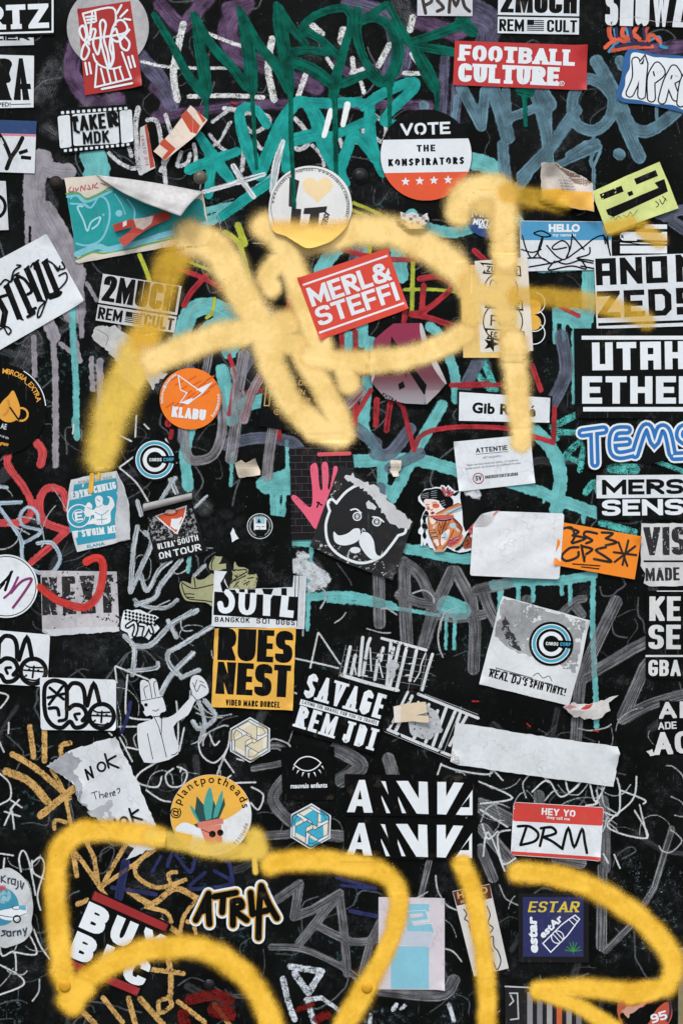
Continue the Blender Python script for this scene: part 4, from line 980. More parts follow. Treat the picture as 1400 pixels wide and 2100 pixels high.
k.poly('white_field', smooth(pts('1294,110 1320,112 1340,118 1370,120 1440,134 1440,232 1400,226 1378,216 1340,214 1310,206 1275,200 1280,176 1282,156 1290,140'), 5, True), WI)
bub = '1302,126 1303,160 1290,192|1303,160 1318,130 1316,160 1314,196|1346,136 1334,160 1334,202|1346,136 1354,150 1338,164|1380,142 1366,170 1356,206|1380,142 1388,158 1374,170 1384,200|1414,146 1400,170 1394,212|1414,146 1420,170 1404,190'
bl = bub.split('|')
for grp in (bl[:2], bl[2:4], bl[4:6], bl[6:]):
    for w, mt in ((19, INK), (13.5, WI)):
        for q in grp: k.line('lettering', q, w, mt)
k.lines('lettering', '1338,148 1340,156|1376,156 1374,162', 3, INK); k.done()

# round vote sticker
k = K('round_sticker', 'round sticker banded black, white and orange red with four white stars')
def cband(cx, cy, r, y0, y1, n=40):
    a = [(cx - math.sqrt(max(0, r * r - (y - cy) ** 2)), y) for y in np.linspace(y0, y1, n)]
    return a + [(2 * cx - x, y) for x, y in a[::-1]]
def rotp(P, cx, cy, a): c, s = math.cos(R(a)), math.sin(R(a)); return [(cx + (x - cx) * c - (y - cy) * s, cy + (x - cx) * s + (y - cy) * c) for x, y in P]
k.paper(circ(873, 319, 94, 96), BK); k.poly('white_band', rotp(cband(873, 319, 93, 286, 355), 873, 319, -1), WI); k.poly('red_band', rotp(cband(873, 319, 93, 354, 411.5), 873, 319, -1), stock((222, 84, 44), .45, .2, .06))
cap(k, 'lettering', 'VOTE', 821, 279, 923, 275, 25, WI, .23, .2, .4, gap=.1)
for t, a, b, c_, d, h in (('THE', 854, 312, 892, 311, 14), ('KONSPIRATORS', 796, 342, 951, 337, 15)):
    cap(k, 'lettering', t, a, b, c_, d, h, INK, .30, .22, .25, nr=1, gap=.25)
for i, x in enumerate((831, 860, 889, 918)):
    k.poly('star#%d' % i, [(x + (9.5 if j % 2 == 0 else 4) * math.sin(j * math.pi / 5), 373 - i * 1.2 - (9.5 if j % 2 == 0 else 4) * math.cos(j * math.pi / 5)) for j in range(10)], WI)
k.done()

k = K('paper_scrap', 'torn scrap of brown and white pixel print below the vote sticker', 'paper scrap', lift=lambda x, y: 3 + (y - 435) * .18, gap=.0002)
k.paper(ragged('820,436 832,440 846,436 862,444 876,438 878,456 866,464 848,468 834,458 822,450', 1.5, 5, 4), stock((204, 204, 202), .55, .7, .2), grid=5)
for i, (x, y) in enumerate(((824, 440), (838, 448), (846, 442), (852, 456), (864, 446), (870, 452), (840, 458), (858, 440))): k.rect('pixel_print', x, y, x + 7, y + 6, stock((58, 44, 42) if i % 2 else (150, 140, 136))) 
k.done()

# right side, upper
k = K('round_sticker', 'dark blue round sticker with white slanted letters, mostly sprayed over yellow')
k.paper(circ(1001, 443, 45), stock((30, 66, 122), .42, .2, .1)); k.poly('dark_half', cband(1001, 443, 44, 420, 456), stock((60, 66, 84)))
txt(k, 'lettering', 'MIXTA', 968, 460, 1012, 463, 11, WI, .05, .2); txt(k, 'lettering', 'MONDAY', 980, 468, 1010, 470, 7, WI, .05, .2); cap(k, 'lettering', 'MIT', 966, 446, 1006, 446, 20, stock((214, 208, 190)), .16, .14); k.done()
def lift_torn(x, y):
    a = max(0, (x - 1140) / 75) * max(0, (y - 337) / 80); return 3 + 16 * a + 3 * math.sin(x * .11) * math.sin(y * .09) + max(0, (365 - y)) * .35
k = K('paper_scrap', 'torn crumpled cream paper with curled brown edge, dipped in yellow spray', 'paper scrap', lift=lift_torn, gap=.0004)
k.paper(ragged('1106,337 1140,338 1150,346 1164,352 1190,362 1213,380 1213,406 1212,440 1176,430 1146,420 1110,406', 1.5, 8, 6), stock((206, 198, 188), .6, 1.0, .2), grid=5)
k.poly('curled_edge', '1132,338 1160,352 1186,362 1210,378 1198,384 1176,378 1160,362', stock((132, 112, 98), .6, .8, .3))
for i in range(5): txt(k, 'scribble', 'au lami sur', 1142 + i * 2, 366 + i * 6, 1170 + i * 2, 369 + i * 6, 4, stock((90, 76, 70)), 0, .3)
k.poly('yellow_overspray', '1110,392 1140,388 1170,394 1212,398 1212,438 1176,430 1146,420 1111,405', stock((226, 172, 70), .5, .8, .1)); k.done()
k = K('sticker', 'blue and white name label with a black line tag scrawled across it')
k.paper(roundpoly('1064,453 1251,455 1254,553 1067,557', 6), WH); k.poly('blue_header', roundpoly('1065,454 1250,456 1252,493 1066,493', 5), stock((70, 148, 190), .45, .2, .06))
txt(k, 'lettering', 'HELLO', 1124, 475, 1188, 475, 14, WI, .06); txt(k, 'lettering', 'my name is', 1132, 485, 1180, 485, 6, WI, .02)
k.lines('tag', '1070,484 1078,512 1090,530 1106,510 1112,488|1068,512 1090,518 1108,512|1110,488 1102,520 1116,534|1094,478 1110,474 1128,484 1112,486 1094,480|1120,504 1140,526 1158,532 1166,508 1152,494 1132,506 1136,512 1160,508|1172,482 1168,510 1160,530 1176,520 1192,508|1172,484 1186,500 1196,512|1192,510 1216,490 1236,484 1244,500 1250,524|1236,482 1240,500|1244,486 1246,506|1208,508 1206,522 1182,530 1206,534 1236,540|1078,530 1110,530 1128,540 1150,534|1084,548 1130,540|1136,536 1124,554 1170,546 1200,552 1192,536|1140,536 1160,542 1186,534|1184,534 1214,540|1190,546 1220,552', 3.1, INK); k.done()

def lift_g(x, y): return 1.5 + max(0, (1260 - x)) * .10 + .8 * math.sin(x * .12 + y * .05)
k = K('sticker', 'crumpled pale yellow green sticker with black pixel bars, tilted', lift=lift_g, gap=.0003)
k.paper('1210,396 1282,362 1350,333 1370,380 1389,428 1316,454 1243,482 1226,436', stock((214, 226, 142), .5, 1.0, .14), grid=8)
lime_o = stock((70, 80, 50))
for p in ('1227,400 1272,382 1277,394 1232,412', '1284,396 1294,392 1297,400 1288,404', '1298,368 1342,350 1347,362 1303,380', '1240,432 1348,386 1340,376 1360,368 1367,394 1320,416 1256,446 1244,442'):
    k.poly('black_bar', p, INK); k.poly('bar_outline', [(x + 2, y + 4) for x, y in pts(p)][:3] + [pts(p)[2]], INK) if 0 else None
k.lines('signature', '1342,414 1348,420 1344,426|1350,410 1356,420 1362,408|1356,404 1364,412', 1.6, INK); k.lines('scribble', '1250,450 1256,446 1260,452 1266,444 1272,450|1276,442 1284,446 1290,436 1296,444 1304,432', 1.1, stock((110, 104, 50))); k.done()
k = K('sticker', 'black sticker with a row of yellow and white circle outlines, partly under yellow spray')
k.paper('1080,600 1130,556 1131,700 1080,700', BK2); gl = stock((228, 178, 72))
for y in (622, 658, 684): k.ring('outline', 1094, y, 22, 2, WI, -80, 100)
for y in (630, 662): k.disc('gold_disc#%d' % y, 1092, y, 16, gl)
k.done()
k = K('sticker', 'pale yellow cream sheet behind the club crest sticker', 'sheet')
k.paper('943,546 1068,536 1084,722 1062,734 949,734', stock((232, 200, 120), .5, .3, .1)); k.done()
k = K('sticker', 'white sheet with black ribbon banners and round crest drawings, sprayed over yellow')
k.paper('972,536 1080,528 1092,720 984,724', stock((224, 218, 202), .5, .3, .1))
for a, b, t in ((556, 1, 'ZURCHER'), (626, 2, 'KURVE'), (690, 3, 'FC ZURICH')):
    ox = 4 * b
    k.poly('banner#' + t, [(978 + ox, a - 17), (1062 + ox, a - 10), (1064 + ox, a + 12), (984 + ox, a + 6), (990 + ox, a - 6)], INK); k.poly('banner#' + t, [(986 + ox, a - 13), (1059 + ox, a - 7), (1061 + ox, a + 8), (990 + ox, a + 3)], stock((224, 218, 202), .5, .3, .1))
    cap(k, 'lettering', t, 992 + ox, a + 2, 1056 + ox, a + 7, 12, INK, .24, .2, .2, gap=.12, slab=.18)
k.ring('crest', 1026, 594, 34, 2.2, INK); k.ring('crest', 1030, 660, 40, 2.4, INK); cap(k, 'crest', 'FCZ', 1004, 668, 1054, 670, 22, INK, .16, .14, .3)
k.lines('crest', '1002,600 1006,576 1016,580 1018,600|1018,580 1030,574 1040,584 1036,604|1040,580 1050,590 1046,606', 2.2, INK)
k.poly('crest', [(1006 + (17 if j % 2 == 0 else 7) * math.sin(j * math.pi / 5 + .3), 706 - (17 if j % 2 == 0 else 7) * math.cos(j * math.pi / 5 + .3)) for j in range(10)], INK); k.done()

# square block letters
k = K('sticker', 'white sticker with squared black block letters in two rows, smeared with yellow, right edge')
k.paper('1216,527 1450,519 1450,668 1222,675', WH)
for t, x0, y, x1 in (('aNO', 1221, 586, 1368), ('ZED', 1224, 653, 1376)):
    cap(k, 'lettering', t, x0, y, x1, y - 6, 55, INK, .25, .2, .16 if t == 'ZED' else 0, nr=1, gap=.14)
cap(k, 'lettering', 'N', 1385, 579, 1434, 577, 56, INK, .25, .2, 0, gap=.14); cap(k, 'lettering', 'S', 1386, 646, 1432, 644, 55, INK, .25, .2, 0); k.poly('rule', '1225,663 1450,655 1450,660 1225,669', INK); k.done()
k = K('sticker', 'large black sticker with white squared block letters between two white rules, right edge', lift=curl((1178, 858, 16, 5)))
k.paper('1175,674 1450,674 1450,858 1178,858', BK)
cap(k, 'lettering', 'UTaH', 1213, 760, 1404, 757, 57, WI, .27, .22, 0, gap=.14); cap(k, 'lettering', 'ETHE', 1192, 828, 1384, 828, 56, WI, .27, .22, 0, gap=.13); cap(k, 'lettering', 'R', 1390, 828, 1436, 828, 56, WI, .27, .22, 0)
k.rect('rule', 1191, 689, 1450, 697, WI); k.rect('rule#2', 1194, 835, 1450, 844, WI); k.done()
k = K('sticker', 'cut-out blue and white striped racing letters with a black outline, right edge')
k.paper(smooth(pts('1182,874 1240,866 1290,872 1340,860 1400,856 1440,856 1440,942 1380,940 1330,952 1300,944 1250,952 1204,962 1198,915'), 5, True), BK)
L4 = ('1192,888 1236,882|1216,886 1218,950', '1284,882 1262,884 1254,900 1256,926 1270,934 1300,928|1258,908 1284,906', '1300,932 1316,884 1328,878 1340,908 1352,880 1366,886 1376,930', '1420,874 1396,880 1392,896 1404,906 1420,912 1416,932 1380,936')
for w, mt in ((28, WI), (20, stock((38, 112, 182), .4, .15, .06)), (4.5, WI)):
    for q in L4: k.lines('lettering', q, w, mt)
k.done()
k = K('sticker', 'wide sticker with black letters on white over white letters on black, right edge', lift=curl((1222, 975, 14, 4)))
k.paper('1221,975 1450,973 1450,1066 1223,1066', BK); k.poly('white_field', '1221,975 1450,973 1450,1020 1222,1022', WH)
cap(k, 'lettering', 'MERS', 1233, 1015, 1400, 1013, 31, INK, .30, .22, .45, gap=.12); cap(k, 'lettering_white', 'SENS', 1233, 1058, 1400, 1056, 33, WI, .32, .22, .45, gap=.12); k.done()
k = K('sticker', 'worn white sticker with condensed black letters in two rows, right edge, torn lower left corner')
k.paper(ragged('1314,1073 1450,1073 1450,1202 1330,1202 1318,1196 1322,1176 1312,1160', 1, 8, 3), stock((206, 208, 208), .55, .3, .2, seed=4)); wk = stock((34, 34, 36), .55, .3, .2, wear=.36, wsize=6, seed=4)
cap(k, 'lettering', 'VIS', 1318, 1139, 1406, 1138, 58, wk, .25, .16, .2, gap=.07); cap(k, 'lettering', 'MADE', 1322, 1192, 1392, 1190, 27, wk, .23, .16, .2, gap=.08); k.rect('rule', 1318, 1149, 1450, 1153, INK); k.done()
def clear(seed): return stock((36, 38, 40), .3, .3, .1, wear=.0)
wt1 = stock((212, 216, 216), .5, .3, .15, wear=.30, wsize=7, seed=5)
k = K('sticker', 'dark sticker with three rows of cracked white condensed letters, right edge')
k.paper('1323,1212 1450,1210 1450,1394 1322,1390', BK2)
cap(k, 'lettering', 'KE', 1330, 1273, 1394, 1273, 50, wt1, .25, .17, .2, gap=.1); cap(k, 'lettering', 'SE', 1328, 1331, 1394, 1331, 50, wt1, .25, .17, .2, gap=.1); cap(k, 'lettering', 'GBA', 1328, 1386, 1394, 1386, 33, wt1, .23, .17, .25, gap=.1); k.rect('rule', 1322, 1343, 1450, 1347, wt1); k.rect('rule#2', 1345, 1211, 1450, 1213, wt1); k.done()
k = K('sticker', 'half torn sticker with white letters left on black, right edge, lower')
k.paper(ragged('1352,1436 1450,1440 1450,1546 1324,1544 1342,1520 1350,1480', 2, 6, 7), BK2)
cap(k, 'lettering', 'A', 1350, 1474, 1386, 1472, 34, wt1, .26, .2); cap(k, 'lettering', 'R', 1392, 1472, 1420, 1472, 34, wt1, .26, .2); cap(k, 'lettering', 'ADE', 1348, 1496, 1386, 1494, 15, wt1, .22, .18, .2); cap(k, 'lettering', 'AC', 1340, 1548, 1418, 1544, 46, wt1, .26, .2, .3, gap=.1); k.poly('torn_edge', ragged('1324,1540 1336,1536 1340,1548 1332,1550', 1.5, 4, 3), WH2); k.done()
k = K('sticker', 'white bordered label with bold black words, sprayed through by a yellow stripe', lift=curl((1129, 871, 14, 4)))
k.paper('937,799 1131,812 1129,871 936,867', BKI); k.poly('white_field', '941,804 1127,816 1125,867 940,863', WW)
txt(k, 'lettering', 'Gib R', 967, 846, 1044, 850, 20, INK, .045); txt(k, 'lettering', 'e', 1083, 853, 1097, 854, 20, INK, .045); k.line('lettering', '1089,837 1093,832', 3, INK, cap='butt'); k.done()
k = K('sticker', 'white warning card with small print and a small red ring logo', lift=curl((942, 1008, 26, 8), (929, 906, 14, 4), (1096, 991, 22, 5)))
k.paper('929,906 1086,891 1096,991 940,1008', WW)
cap(k, 'lettering', 'ATTENTIE', 975, 929, 1040, 923, 10, INK, .24, .2, .3, gap=.12); k.line('lettering', '975,932 1041,926', 1, INK, False)
g2 = stock((96, 98, 102)); txt(k, 'small_print', 'NIET AANRAKEN !', 989, 941, 1029, 937, 4.2, g2); txt(k, 'small_print', 'Deze voerdoos bevat een ratten- of muizenval.', 957, 956, 1062, 945, 4, g2, .005); txt(k, 'small_print', 'Buiten bereik van kinderen en huisdieren houden.', 954, 963, 1067, 951, 4, g2, .005)
k.ring('logo', 980, 981, 10.5, 1.8, stock((176, 40, 44))); cap(k, 'logo', 'SV', 974, 986, 987, 985, 10, INK, .2, .16, .3); cap(k, 'small_print', 'ONGEDIERTEBESTRIJDING', 994, 982, 1061, 975, 6.5, INK, .18, .15, .2, gap=.14); k.done()
# centre
k = K('round_sticker', 'small dark round sticker with green letters half buried in yellow spray')
k.paper(circ(540, 661, 33), BK2); cap(k, 'lettering', 'ARK', 528, 662, 554, 660, 12, stock((96, 140, 60)), .26, .2, gap=.12); k.line('drawing', '538,644 552,640 562,648 560,662', 3, WI); k.line('drawing', '546,650 556,650 558,660', 2, INK); k.ring('rim', 540, 661, 31, .8, GRY); k.done()
def lift_b(x, y): return max(0, 14 - math.hypot(x - 695, y - 752) * .25) + max(0, 6 - (y - 730 - (x - 548) * .15) * .4)
k = K('sticker', 'black square sticker with gold line art, corner lifting, almost covered by yellow spray')
k.paper('548,730 695,752 694,880 602,884 530,874', BK, grid=8); gold2 = stock((196, 158, 96))
k.lines('drawing', '548,774 604,782|548,776 542,832 552,832 556,790|604,782 600,870', 2.2, gold2, False); k.ring('drawing', 568, 845, 5.5, 1.2, gold2); k.lines('drawing', '563,845 573,845|568,840 568,850', .8, gold2)
for i, t in enumerate(('DIE', 'IN', 'THE', 'BASEMENT')): txt(k, 'lettering', t, 612, 790 + i * 18, 612 + (20, 12, 24, 60)[i], 792.5 + i * 18 + (i == 3), 11, gold2, .01)
k.done()
def lift_x(x, y):
    e = max(0, (abs(x - 838) - 46) / 30); return 2 + 6 * e * e + 5 * max(0, (y - 800) / 30) * (x > 870) + 3 * max(0, (y - 800) / 30)
k = K('sticker', 'magenta to grey hexagon sticker with black arrow marks and edges curling up', lift=lift_x, gap=.0003)
def gradm():
    n = N('printed_magenta_fade'); sp = n('ShaderNodeSeparateXYZ'); n.link(n.px, sp.inputs[0])
    zz = lambda py: (ZC / S + (1050 - py))
    a = n.step(sp.outputs[2], zz(720), zz(810), 1., 0.)
    n.b.inputs['Roughness'].default_value = .4
    c = n.mix(n.step(sp.outputs[2], zz(720), zz(690), 0., 1.), lin((104, 48, 62)), lin((138, 26, 66)))
    c = n.mix(n.step(sp.outputs[2], zz(832), zz(770), 1., 0.), c, lin((142, 140, 144)))
    n.link(c, n.b.inputs['Base Color']); n.bump(n.noise(20, 4), .2, .001); return n.m
k.paper('766,698 786,680 806,664 860,663 866,690 915,786 898,806 874,830 830,828 790,818 760,784 764,740', gradm(), grid=5)
sil = stock((196, 192, 190), .4, .5, .2)
k.poly('curled_edge', smooth(pts('860,666 866,668 880,712 900,752 914,786 908,784 889,756 873,722 862,690'), 4, True), sil); k.poly('curled_edge', '765,718 768,716 771,748 768,772 762,786 761,782 764,740', sil)
k.poly('arrow', '798,722 802,690 822,720 808,726', INK); k.poly('arrow', '782,772 806,760 840,756 806,770', INK); k.poly('arrow', '838,762 848,756 874,790 870,812', INK); k.poly('arrow', '816,788 826,782 830,794 818,800', INK); k.poly('arrow', '826,764 836,762 832,774', INK); k.poly('arrow', '848,700 856,694 850,714', INK)
txt(k, 'lettering', 'EXTRA', 782, 812, 812, 828, 7, INK, .02); k.done()

k = K('round_sticker', 'black disc sticker with blue and white letter C rings above the rolled edge sticker', group='ring logo discs', at=(318, 943), rot=0)
def cards(k):
    bl = stock((64, 164, 190), .4, .15, .06)
    k.paper(circ(0, 0, 44.5, 72), BK)
    k.ring('rings', 0, 0, 38.5, 2, WI, 12, 348); k.ring('rings', 0, 0, 34.8, 5, bl, 12, 348); k.ring('rings', 0, 0, 31, 1.6, WI, 12, 348); k.ring('rings', 0, 0, 20.5, 8, WI, 20, 340)
    k.rect('gap', 12, -8, 41, 6.5, BK); cap(k, 'lettering', 'CaRDS', -11, 3.2, 14, 3.0, 6.6, WI, .2, .18, .3, gap=.16); cap(k, 'lettering_blue', 'CORP', 18, 3, 39, 2.6, 7, bl, .2, .18, .3, gap=.16)
cards(k); k.done()
k = K('paper_scrap', 'worn white flyer with scratched black lettering along its lower edge', 'flyer', lift=curl((1208, 1272, 30, 9), (981, 1402, 24, 7)))
k.paper(ragged('1024,1236 1030,1222 1208,1272 1188,1366 1166,1447 1070,1424 981,1402 1006,1308', .7, 20, 2), stock((214, 220, 222), .6, .5, .12, seed=6), part='paper'); k.poly('grey_wear', ragged('1026,1238 1034,1226 1200,1274 1180,1380 1120,1352 1060,1340 1012,1304', 3, 8, 8), stock((166, 170, 172), .7, .5, .45, wear=.40, wsize=30, seed=12))
k.poly('black_wear', ragged('1026,1290 1034,1262 1052,1300 1070,1334 1052,1330', 3, 6, 5), stock((46, 48, 50), .6, .4, .2, wear=.42, wsize=12))
cap(k, 'lettering', 'REAL DJ', 1001, 1387, 1064, 1405, 17, INK, .2, .16, .15, nr=1, gap=.1, space=.4); cap(k, 'lettering', "'S SPIN VINYL!", 1067, 1405, 1157, 1427, 16, INK, .2, .16, .15, nr=1, gap=.1, space=.4)
k.line('black_edge', '1004,1372 1050,1382 1100,1396 1130,1404 1158,1414', 3.2, stock((32, 32, 34), wear=.45, wsize=9)); k.lines('sketch', '1016,1368 1018,1376|1092,1386 1102,1380 1112,1390 1124,1386 1130,1396|1018,1370 1090,1390', 1.2, INK); k.done()
k = K('round_sticker', 'black disc sticker with blue and white letter C rings on the worn white flyer', group='ring logo discs', at=(1129, 1320), rot=3, sc=1.02)
cards(k); k.done()

def lift_el(x, y): return max(0, (170 - x) * .12 - max(0, (y - 1000)) * .08) + .5
k = K('sticker', 'torn pale sticker with a turquoise print of a boxer, top edge dripped yellow', lift=lift_el, gap=.0003)
k.paper(ragged('147,984 180,976 240,966 256,1000 266,1036 268,1106 214,1120 159,1132 148,1090 137,1046 142,1010', .9, 10, 5), stock((206, 212, 214), .6, .5, .16), grid=7); tq = stock((44, 152, 176), .5, .3, .14)
k.poly('print', '153,994 240,980 244,1008 150,1024', tq); k.poly('print', ragged('144,1026 240,1004 242,1020 236,1080 144,1092 140,1050', 1.5, 8, 3), tq); k.poly('print', '154,1092 238,1080 238,1104 160,1118', tq)
wl = stock((222, 228, 230), .6, .2)
cap(k, 'lettering', 'EDYNI', 149, 1024, 188, 1016, 15, wl, .24, .2, .2, slab=.15, gap=.1); cap(k, 'lettering', 'CHULIG', 194, 1012, 240, 1002, 15, wl, .24, .2, .2, slab=.15, gap=.1); cap(k, 'lettering', 'W SWOIM MI', 152, 1104, 238, 1092, 15, wl, .24, .2, .2, slab=.15, gap=.12); txt(k, 'lettering', 'ELANA', 180, 1124, 216, 1117, 6, tq, .03); txt(k, 'lettering', 'SINCE 1968', 162, 994, 232, 982, 7, stock((150, 170, 178)), .03)
k.ring('logo', 163, 1058, 23, 2.5, wl); k.ring('logo', 163, 1058, 13, 1.5, wl); cap(k, 'logo', 'E', 156, 1068, 172, 1066, 18, wl, .26, .2)
k.poly('boxer', smooth(pts('196,1022 204,1016 212,1022 212,1034 222,1036 226,1024 220,1018 230,1020 236,1036 228,1050 226,1072 196,1076 194,1056 180,1060 174,1046 182,1030 190,1036 190,1046 198,1040'), 4, True), wl)
k.lines('boxer', '196,1030 200,1040 210,1036|196,1050 210,1056 224,1046|210,1056 210,1074|180,1040 188,1044|200,1066 220,1064|200,1024 206,1028', 1.3, tq); k.poly('print', '178,1076 192,1062 200,1074', wl)
k.poly('worn_edge', ragged('240,968 254,1000 264,1036 267,1106 240,1112 238,1060 244,1020', 2, 6, 4), stock((196, 200, 204), .7, .4, .3)); k.done()
k = K('sticker', 'scratched black sticker with an orange shield and white words, top edge rolled forward')
k.paper(ragged('299,1046 392,1024 410,1080 424,1132 374,1144 322,1156 308,1100', .8, 12, 3), stock((20, 21, 23), .55, .4, .3, spec=.12)); sn = stock((150, 152, 154), .6, .3, .2, wear=.53, wsize=7, seed=14)
k.poly('scratches', '304,1062 394,1042 412,1098 314,1110', sn)
k.poly('shield', '318,1058 384,1036 380,1060 364,1096 340,1078', wl); k.poly('shield', '322,1058 381,1040 377,1060 362,1092 342,1076', stock((206, 84, 48), .5, .3, .15)); k.poly('shield', ragged('352,1064 374,1060 364,1086 350,1080', 2, 4, 3), wl); k.ring('shield', 350, 1050, 14, 1.4, INK, ry=7); k.disc('shield', 350, 1049, 10, stock((214, 190, 180)), ry=4)
cap(k, 'lettering', "ULTRA'", 325, 1127, 362, 1119, 12, wl, .2, .16, .3, gap=.14); cap(k, 'lettering', 'SOUTH', 366, 1118, 408, 1108, 12, wl, .2, .16, .4, gap=.14); cap(k, 'lettering', 'ON', 328, 1147, 352, 1142, 14, wl, .22, .18, .45, gap=.14); cap(k, 'lettering', 'TOUR', 358, 1141, 414, 1128, 14, wl, .22, .18, .45, gap=.14)
root = k.done(); c = k.c
def roll(root, c, a, b, r, mat, name):
    V = []; F = []; n, m = 22, 18
    for i in range(m + 1):
        t = i / m; cx = a[0] + (b[0] - a[0]) * t; cy = a[1] + (b[1] - a[1]) * t; rr = r * (1 - .18 * t)
        for j in range(n + 1):
            th = -1.2 + j / n * 2.05 * math.pi; q = rr * (1 - .16 * j / n)
            V.append(((cx - c[0]) * S, -(q * math.cos(th) + rr) * S, (c[1] - cy + q * math.sin(th)) * S))
    for i in range(m):
        for j in range(n):
            p = i * (n + 1) + j; F.append([p, p + 1, p + n + 2, p + n + 1])
    return link_mesh(name, V, F, [mat], parent=root, smoothf=True)
roll(root, c, (296, 1041), (395, 1017), 8.5, stock((172, 172, 170), .6, .8, .3), 'rolled_edge')['label'] = 'rolled pale grey paper edge'
k = K('round_sticker', 'white round sticker with black and purple brush initials inside a black ring, left edge')
k.paper(circ(14, 1202, 65, 72), WW); k.ring('rim', 14, 1202, 61, 1.8, INK); k.line('lettering', '2,1200 16,1186 26,1172', 5, INK); k.line('lettering', '24,1174 12,1210', 6, INK); k.line('lettering', '-10,1220 10,1196', 4, INK)
k.line('lettering_purple', '38,1184 24,1212 10,1226', 5, stock((126, 50, 104))); k.line('lettering_purple', '24,1216 46,1192 66,1188 50,1216 28,1246', 5.5, stock((126, 50, 104))); k.done()
k = K('sticker', 'scraped white sticker with broken black block letters, crossed by a red brush stroke')
k.paper('84,1170 240,1172 246,1294 104,1304 88,1296', stock((190, 188, 192), .7, .7, .35, wear=.40, wsize=22, seed=15))
cap(k, 'lettering', 'NEXT', 88, 1262, 236, 1256, 78, stock((26, 26, 28), .6, .3, .1, wear=.42, wsize=12), .22, .2, 0, gap=.12); k.poly('lower_edge', ragged('88,1290 240,1284 246,1294 106,1304', 1.5, 6, 3), WH2); k.done()
k = K('sticker', 'small cut-out black and white checkered sticker with bulging initials')
k.paper(ragged('254,1252 288,1250 326,1266 318,1278 328,1288 312,1302 306,1312 290,1304 268,1310 262,1298 248,1290 250,1272', 2, 7, 6), WW)
for i in range(9):
    for j in range(3):
        x, y = 259 + i * 7.4, 1254 + j * 7 + i * 1.6
        k.poly('checker', [(x, y - 3.6), (x + 3.7, y), (x, y + 3.6), (x - 3.7, y)], INK)
for w, mt in ((11, INK), (4, WW)): k.lines('lettering', '262,1284 276,1276 280,1288 276,1302|288,1280 300,1284 296,1302 306,1284 312,1296', w, mt)
k.done()

def faces(k):
    k.paper(roundpoly('-78,-56 78,-48 76,56 -78,52', 7), WW)
    w = 9
    k.line('lettering', '-70,0 -68,-36 -54,-48 -36,-46 -24,-34 -24,10', w, INK); k.line('lettering', '-22,-30 -12,-42 4,-40 12,-26 14,0', w, INK); k.line('lettering', '18,4 32,-40 44,2', w, INK)
    k.ring('lettering', 47, 26, 25, w, INK); k.line('lettering', '20,34 8,46 -8,48 -18,36 -34,48 -52,44 -66,26 -70,0', w, INK); k.line('lettering', '-20,10 -8,2 8,6 16,22 8,34', w, INK)
    k.lines('lettering', '-58,-34 -30,-10|-32,-36 -60,0|-62,-14 -26,-22', 6, INK); k.line('lettering', '-60,8 -44,8 -40,22', 7, INK); k.line('lettering', '-24,12 -26,30 -40,34', 7, INK); k.line('lettering', '2,20 -8,22 -4,32', 6, INK)
    k.lines('face', '28,12 40,18 64,18|34,34 30,40 50,44 60,40|28,24 66,26', 3.4, INK); k.line('face', '48,16 46,38', 4, INK); k.disc('face', 39, 23, 2.6, INK, 16); k.disc('face', 57, 24, 2.6, INK, 16)
k = K('sticker', 'white sticker with thick black linked letters and scowling eyes, cut by the left edge', group='scowling letter stickers', at=(22, 1348), rot=2, sc=1.03); faces(k); k.done()
k = K('sticker', 'whole white sticker with thick black linked letters and scowling eyes', lift=curl((238, 1500, 22, 6)), group='scowling letter stickers', at=(162, 1443), rot=-1, sc=1.0); faces(k); k.done()

k = K('sticker', 'white cut-out figure with finger shaped hair raising one arm')
k.paper(smooth(pts('288,1400 296,1394 304,1398 312,1391 322,1396 328,1424 334,1430 341,1456 330,1462 330,1474 356,1466 376,1446 394,1424 390,1406 394,1388 410,1385 424,1400 428,1420 412,1432 400,1438 386,1466 356,1490 366,1546 296,1563 282,1494 292,1482 314,1474 310,1466 300,1468 292,1454 290,1436'), 3, True), stock((210, 215, 220), .5, .3, .08), outline=None)
k.lines('drawing', '291,1437 335,1428|300,1432 296,1412 304,1406|312,1430 308,1404 304,1396|320,1428 316,1402 322,1396|316,1468 326,1490 331,1506 332,1470|303,1504 314,1556|331,1506 342,1552|314,1456 320,1458 326,1454|394,1424 404,1436|396,1400 404,1418 412,1404 422,1410|404,1394 400,1408|410,1396 418,1400|352,1548 360,1546 364,1542', 1.5, INK)
k.line('drawing', '314,1470 330,1468', 1.5, INK); k.disc('eye', 300, 1445, 3.6, INK, 20); k.poly('nose', smooth(pts('290,1442 296,1450 296,1458 290,1456'), 4, True), INK); k.done()
k = K('paper_sheet', 'torn white tilted paper with three short handwritten black words', 'paper', lift=curl((98, 1569, 40, 9), (238, 1509, 26, 6), (335, 1732, 22, 6), (160, 1620, 26, 6)))
k.paper(ragged('146,1538 238,1509 290,1620 335,1732 258,1762 276,1738 240,1720 226,1690 192,1670 160,1640 156,1610 130,1590 98,1569', 2.2, 7, 11), stock((216, 222, 226), .6, .6, .14)); k.poly('torn_layer', ragged('146,1540 170,1560 150,1580 170,1606 166,1640 190,1664 160,1640 156,1610 130,1590 98,1569', 3, 5, 3), stock((168, 172, 178), .75, .6, .3))
k.poly('torn_layer', ragged('180,1664 230,1640 232,1650 222,1662 250,1690 212,1690', 3, 6, 3), stock((182, 186, 190), .7, .6, .2, wear=.42, wsize=20))
k.lines('lettering', '176,1578 182,1598|176,1578 192,1594|192,1594 186,1572|216,1546 224,1574|238,1550 221,1562 244,1574', 4.6, INK); k.ring('lettering', 209, 1572, 8, 4.2, INK, ry=9)
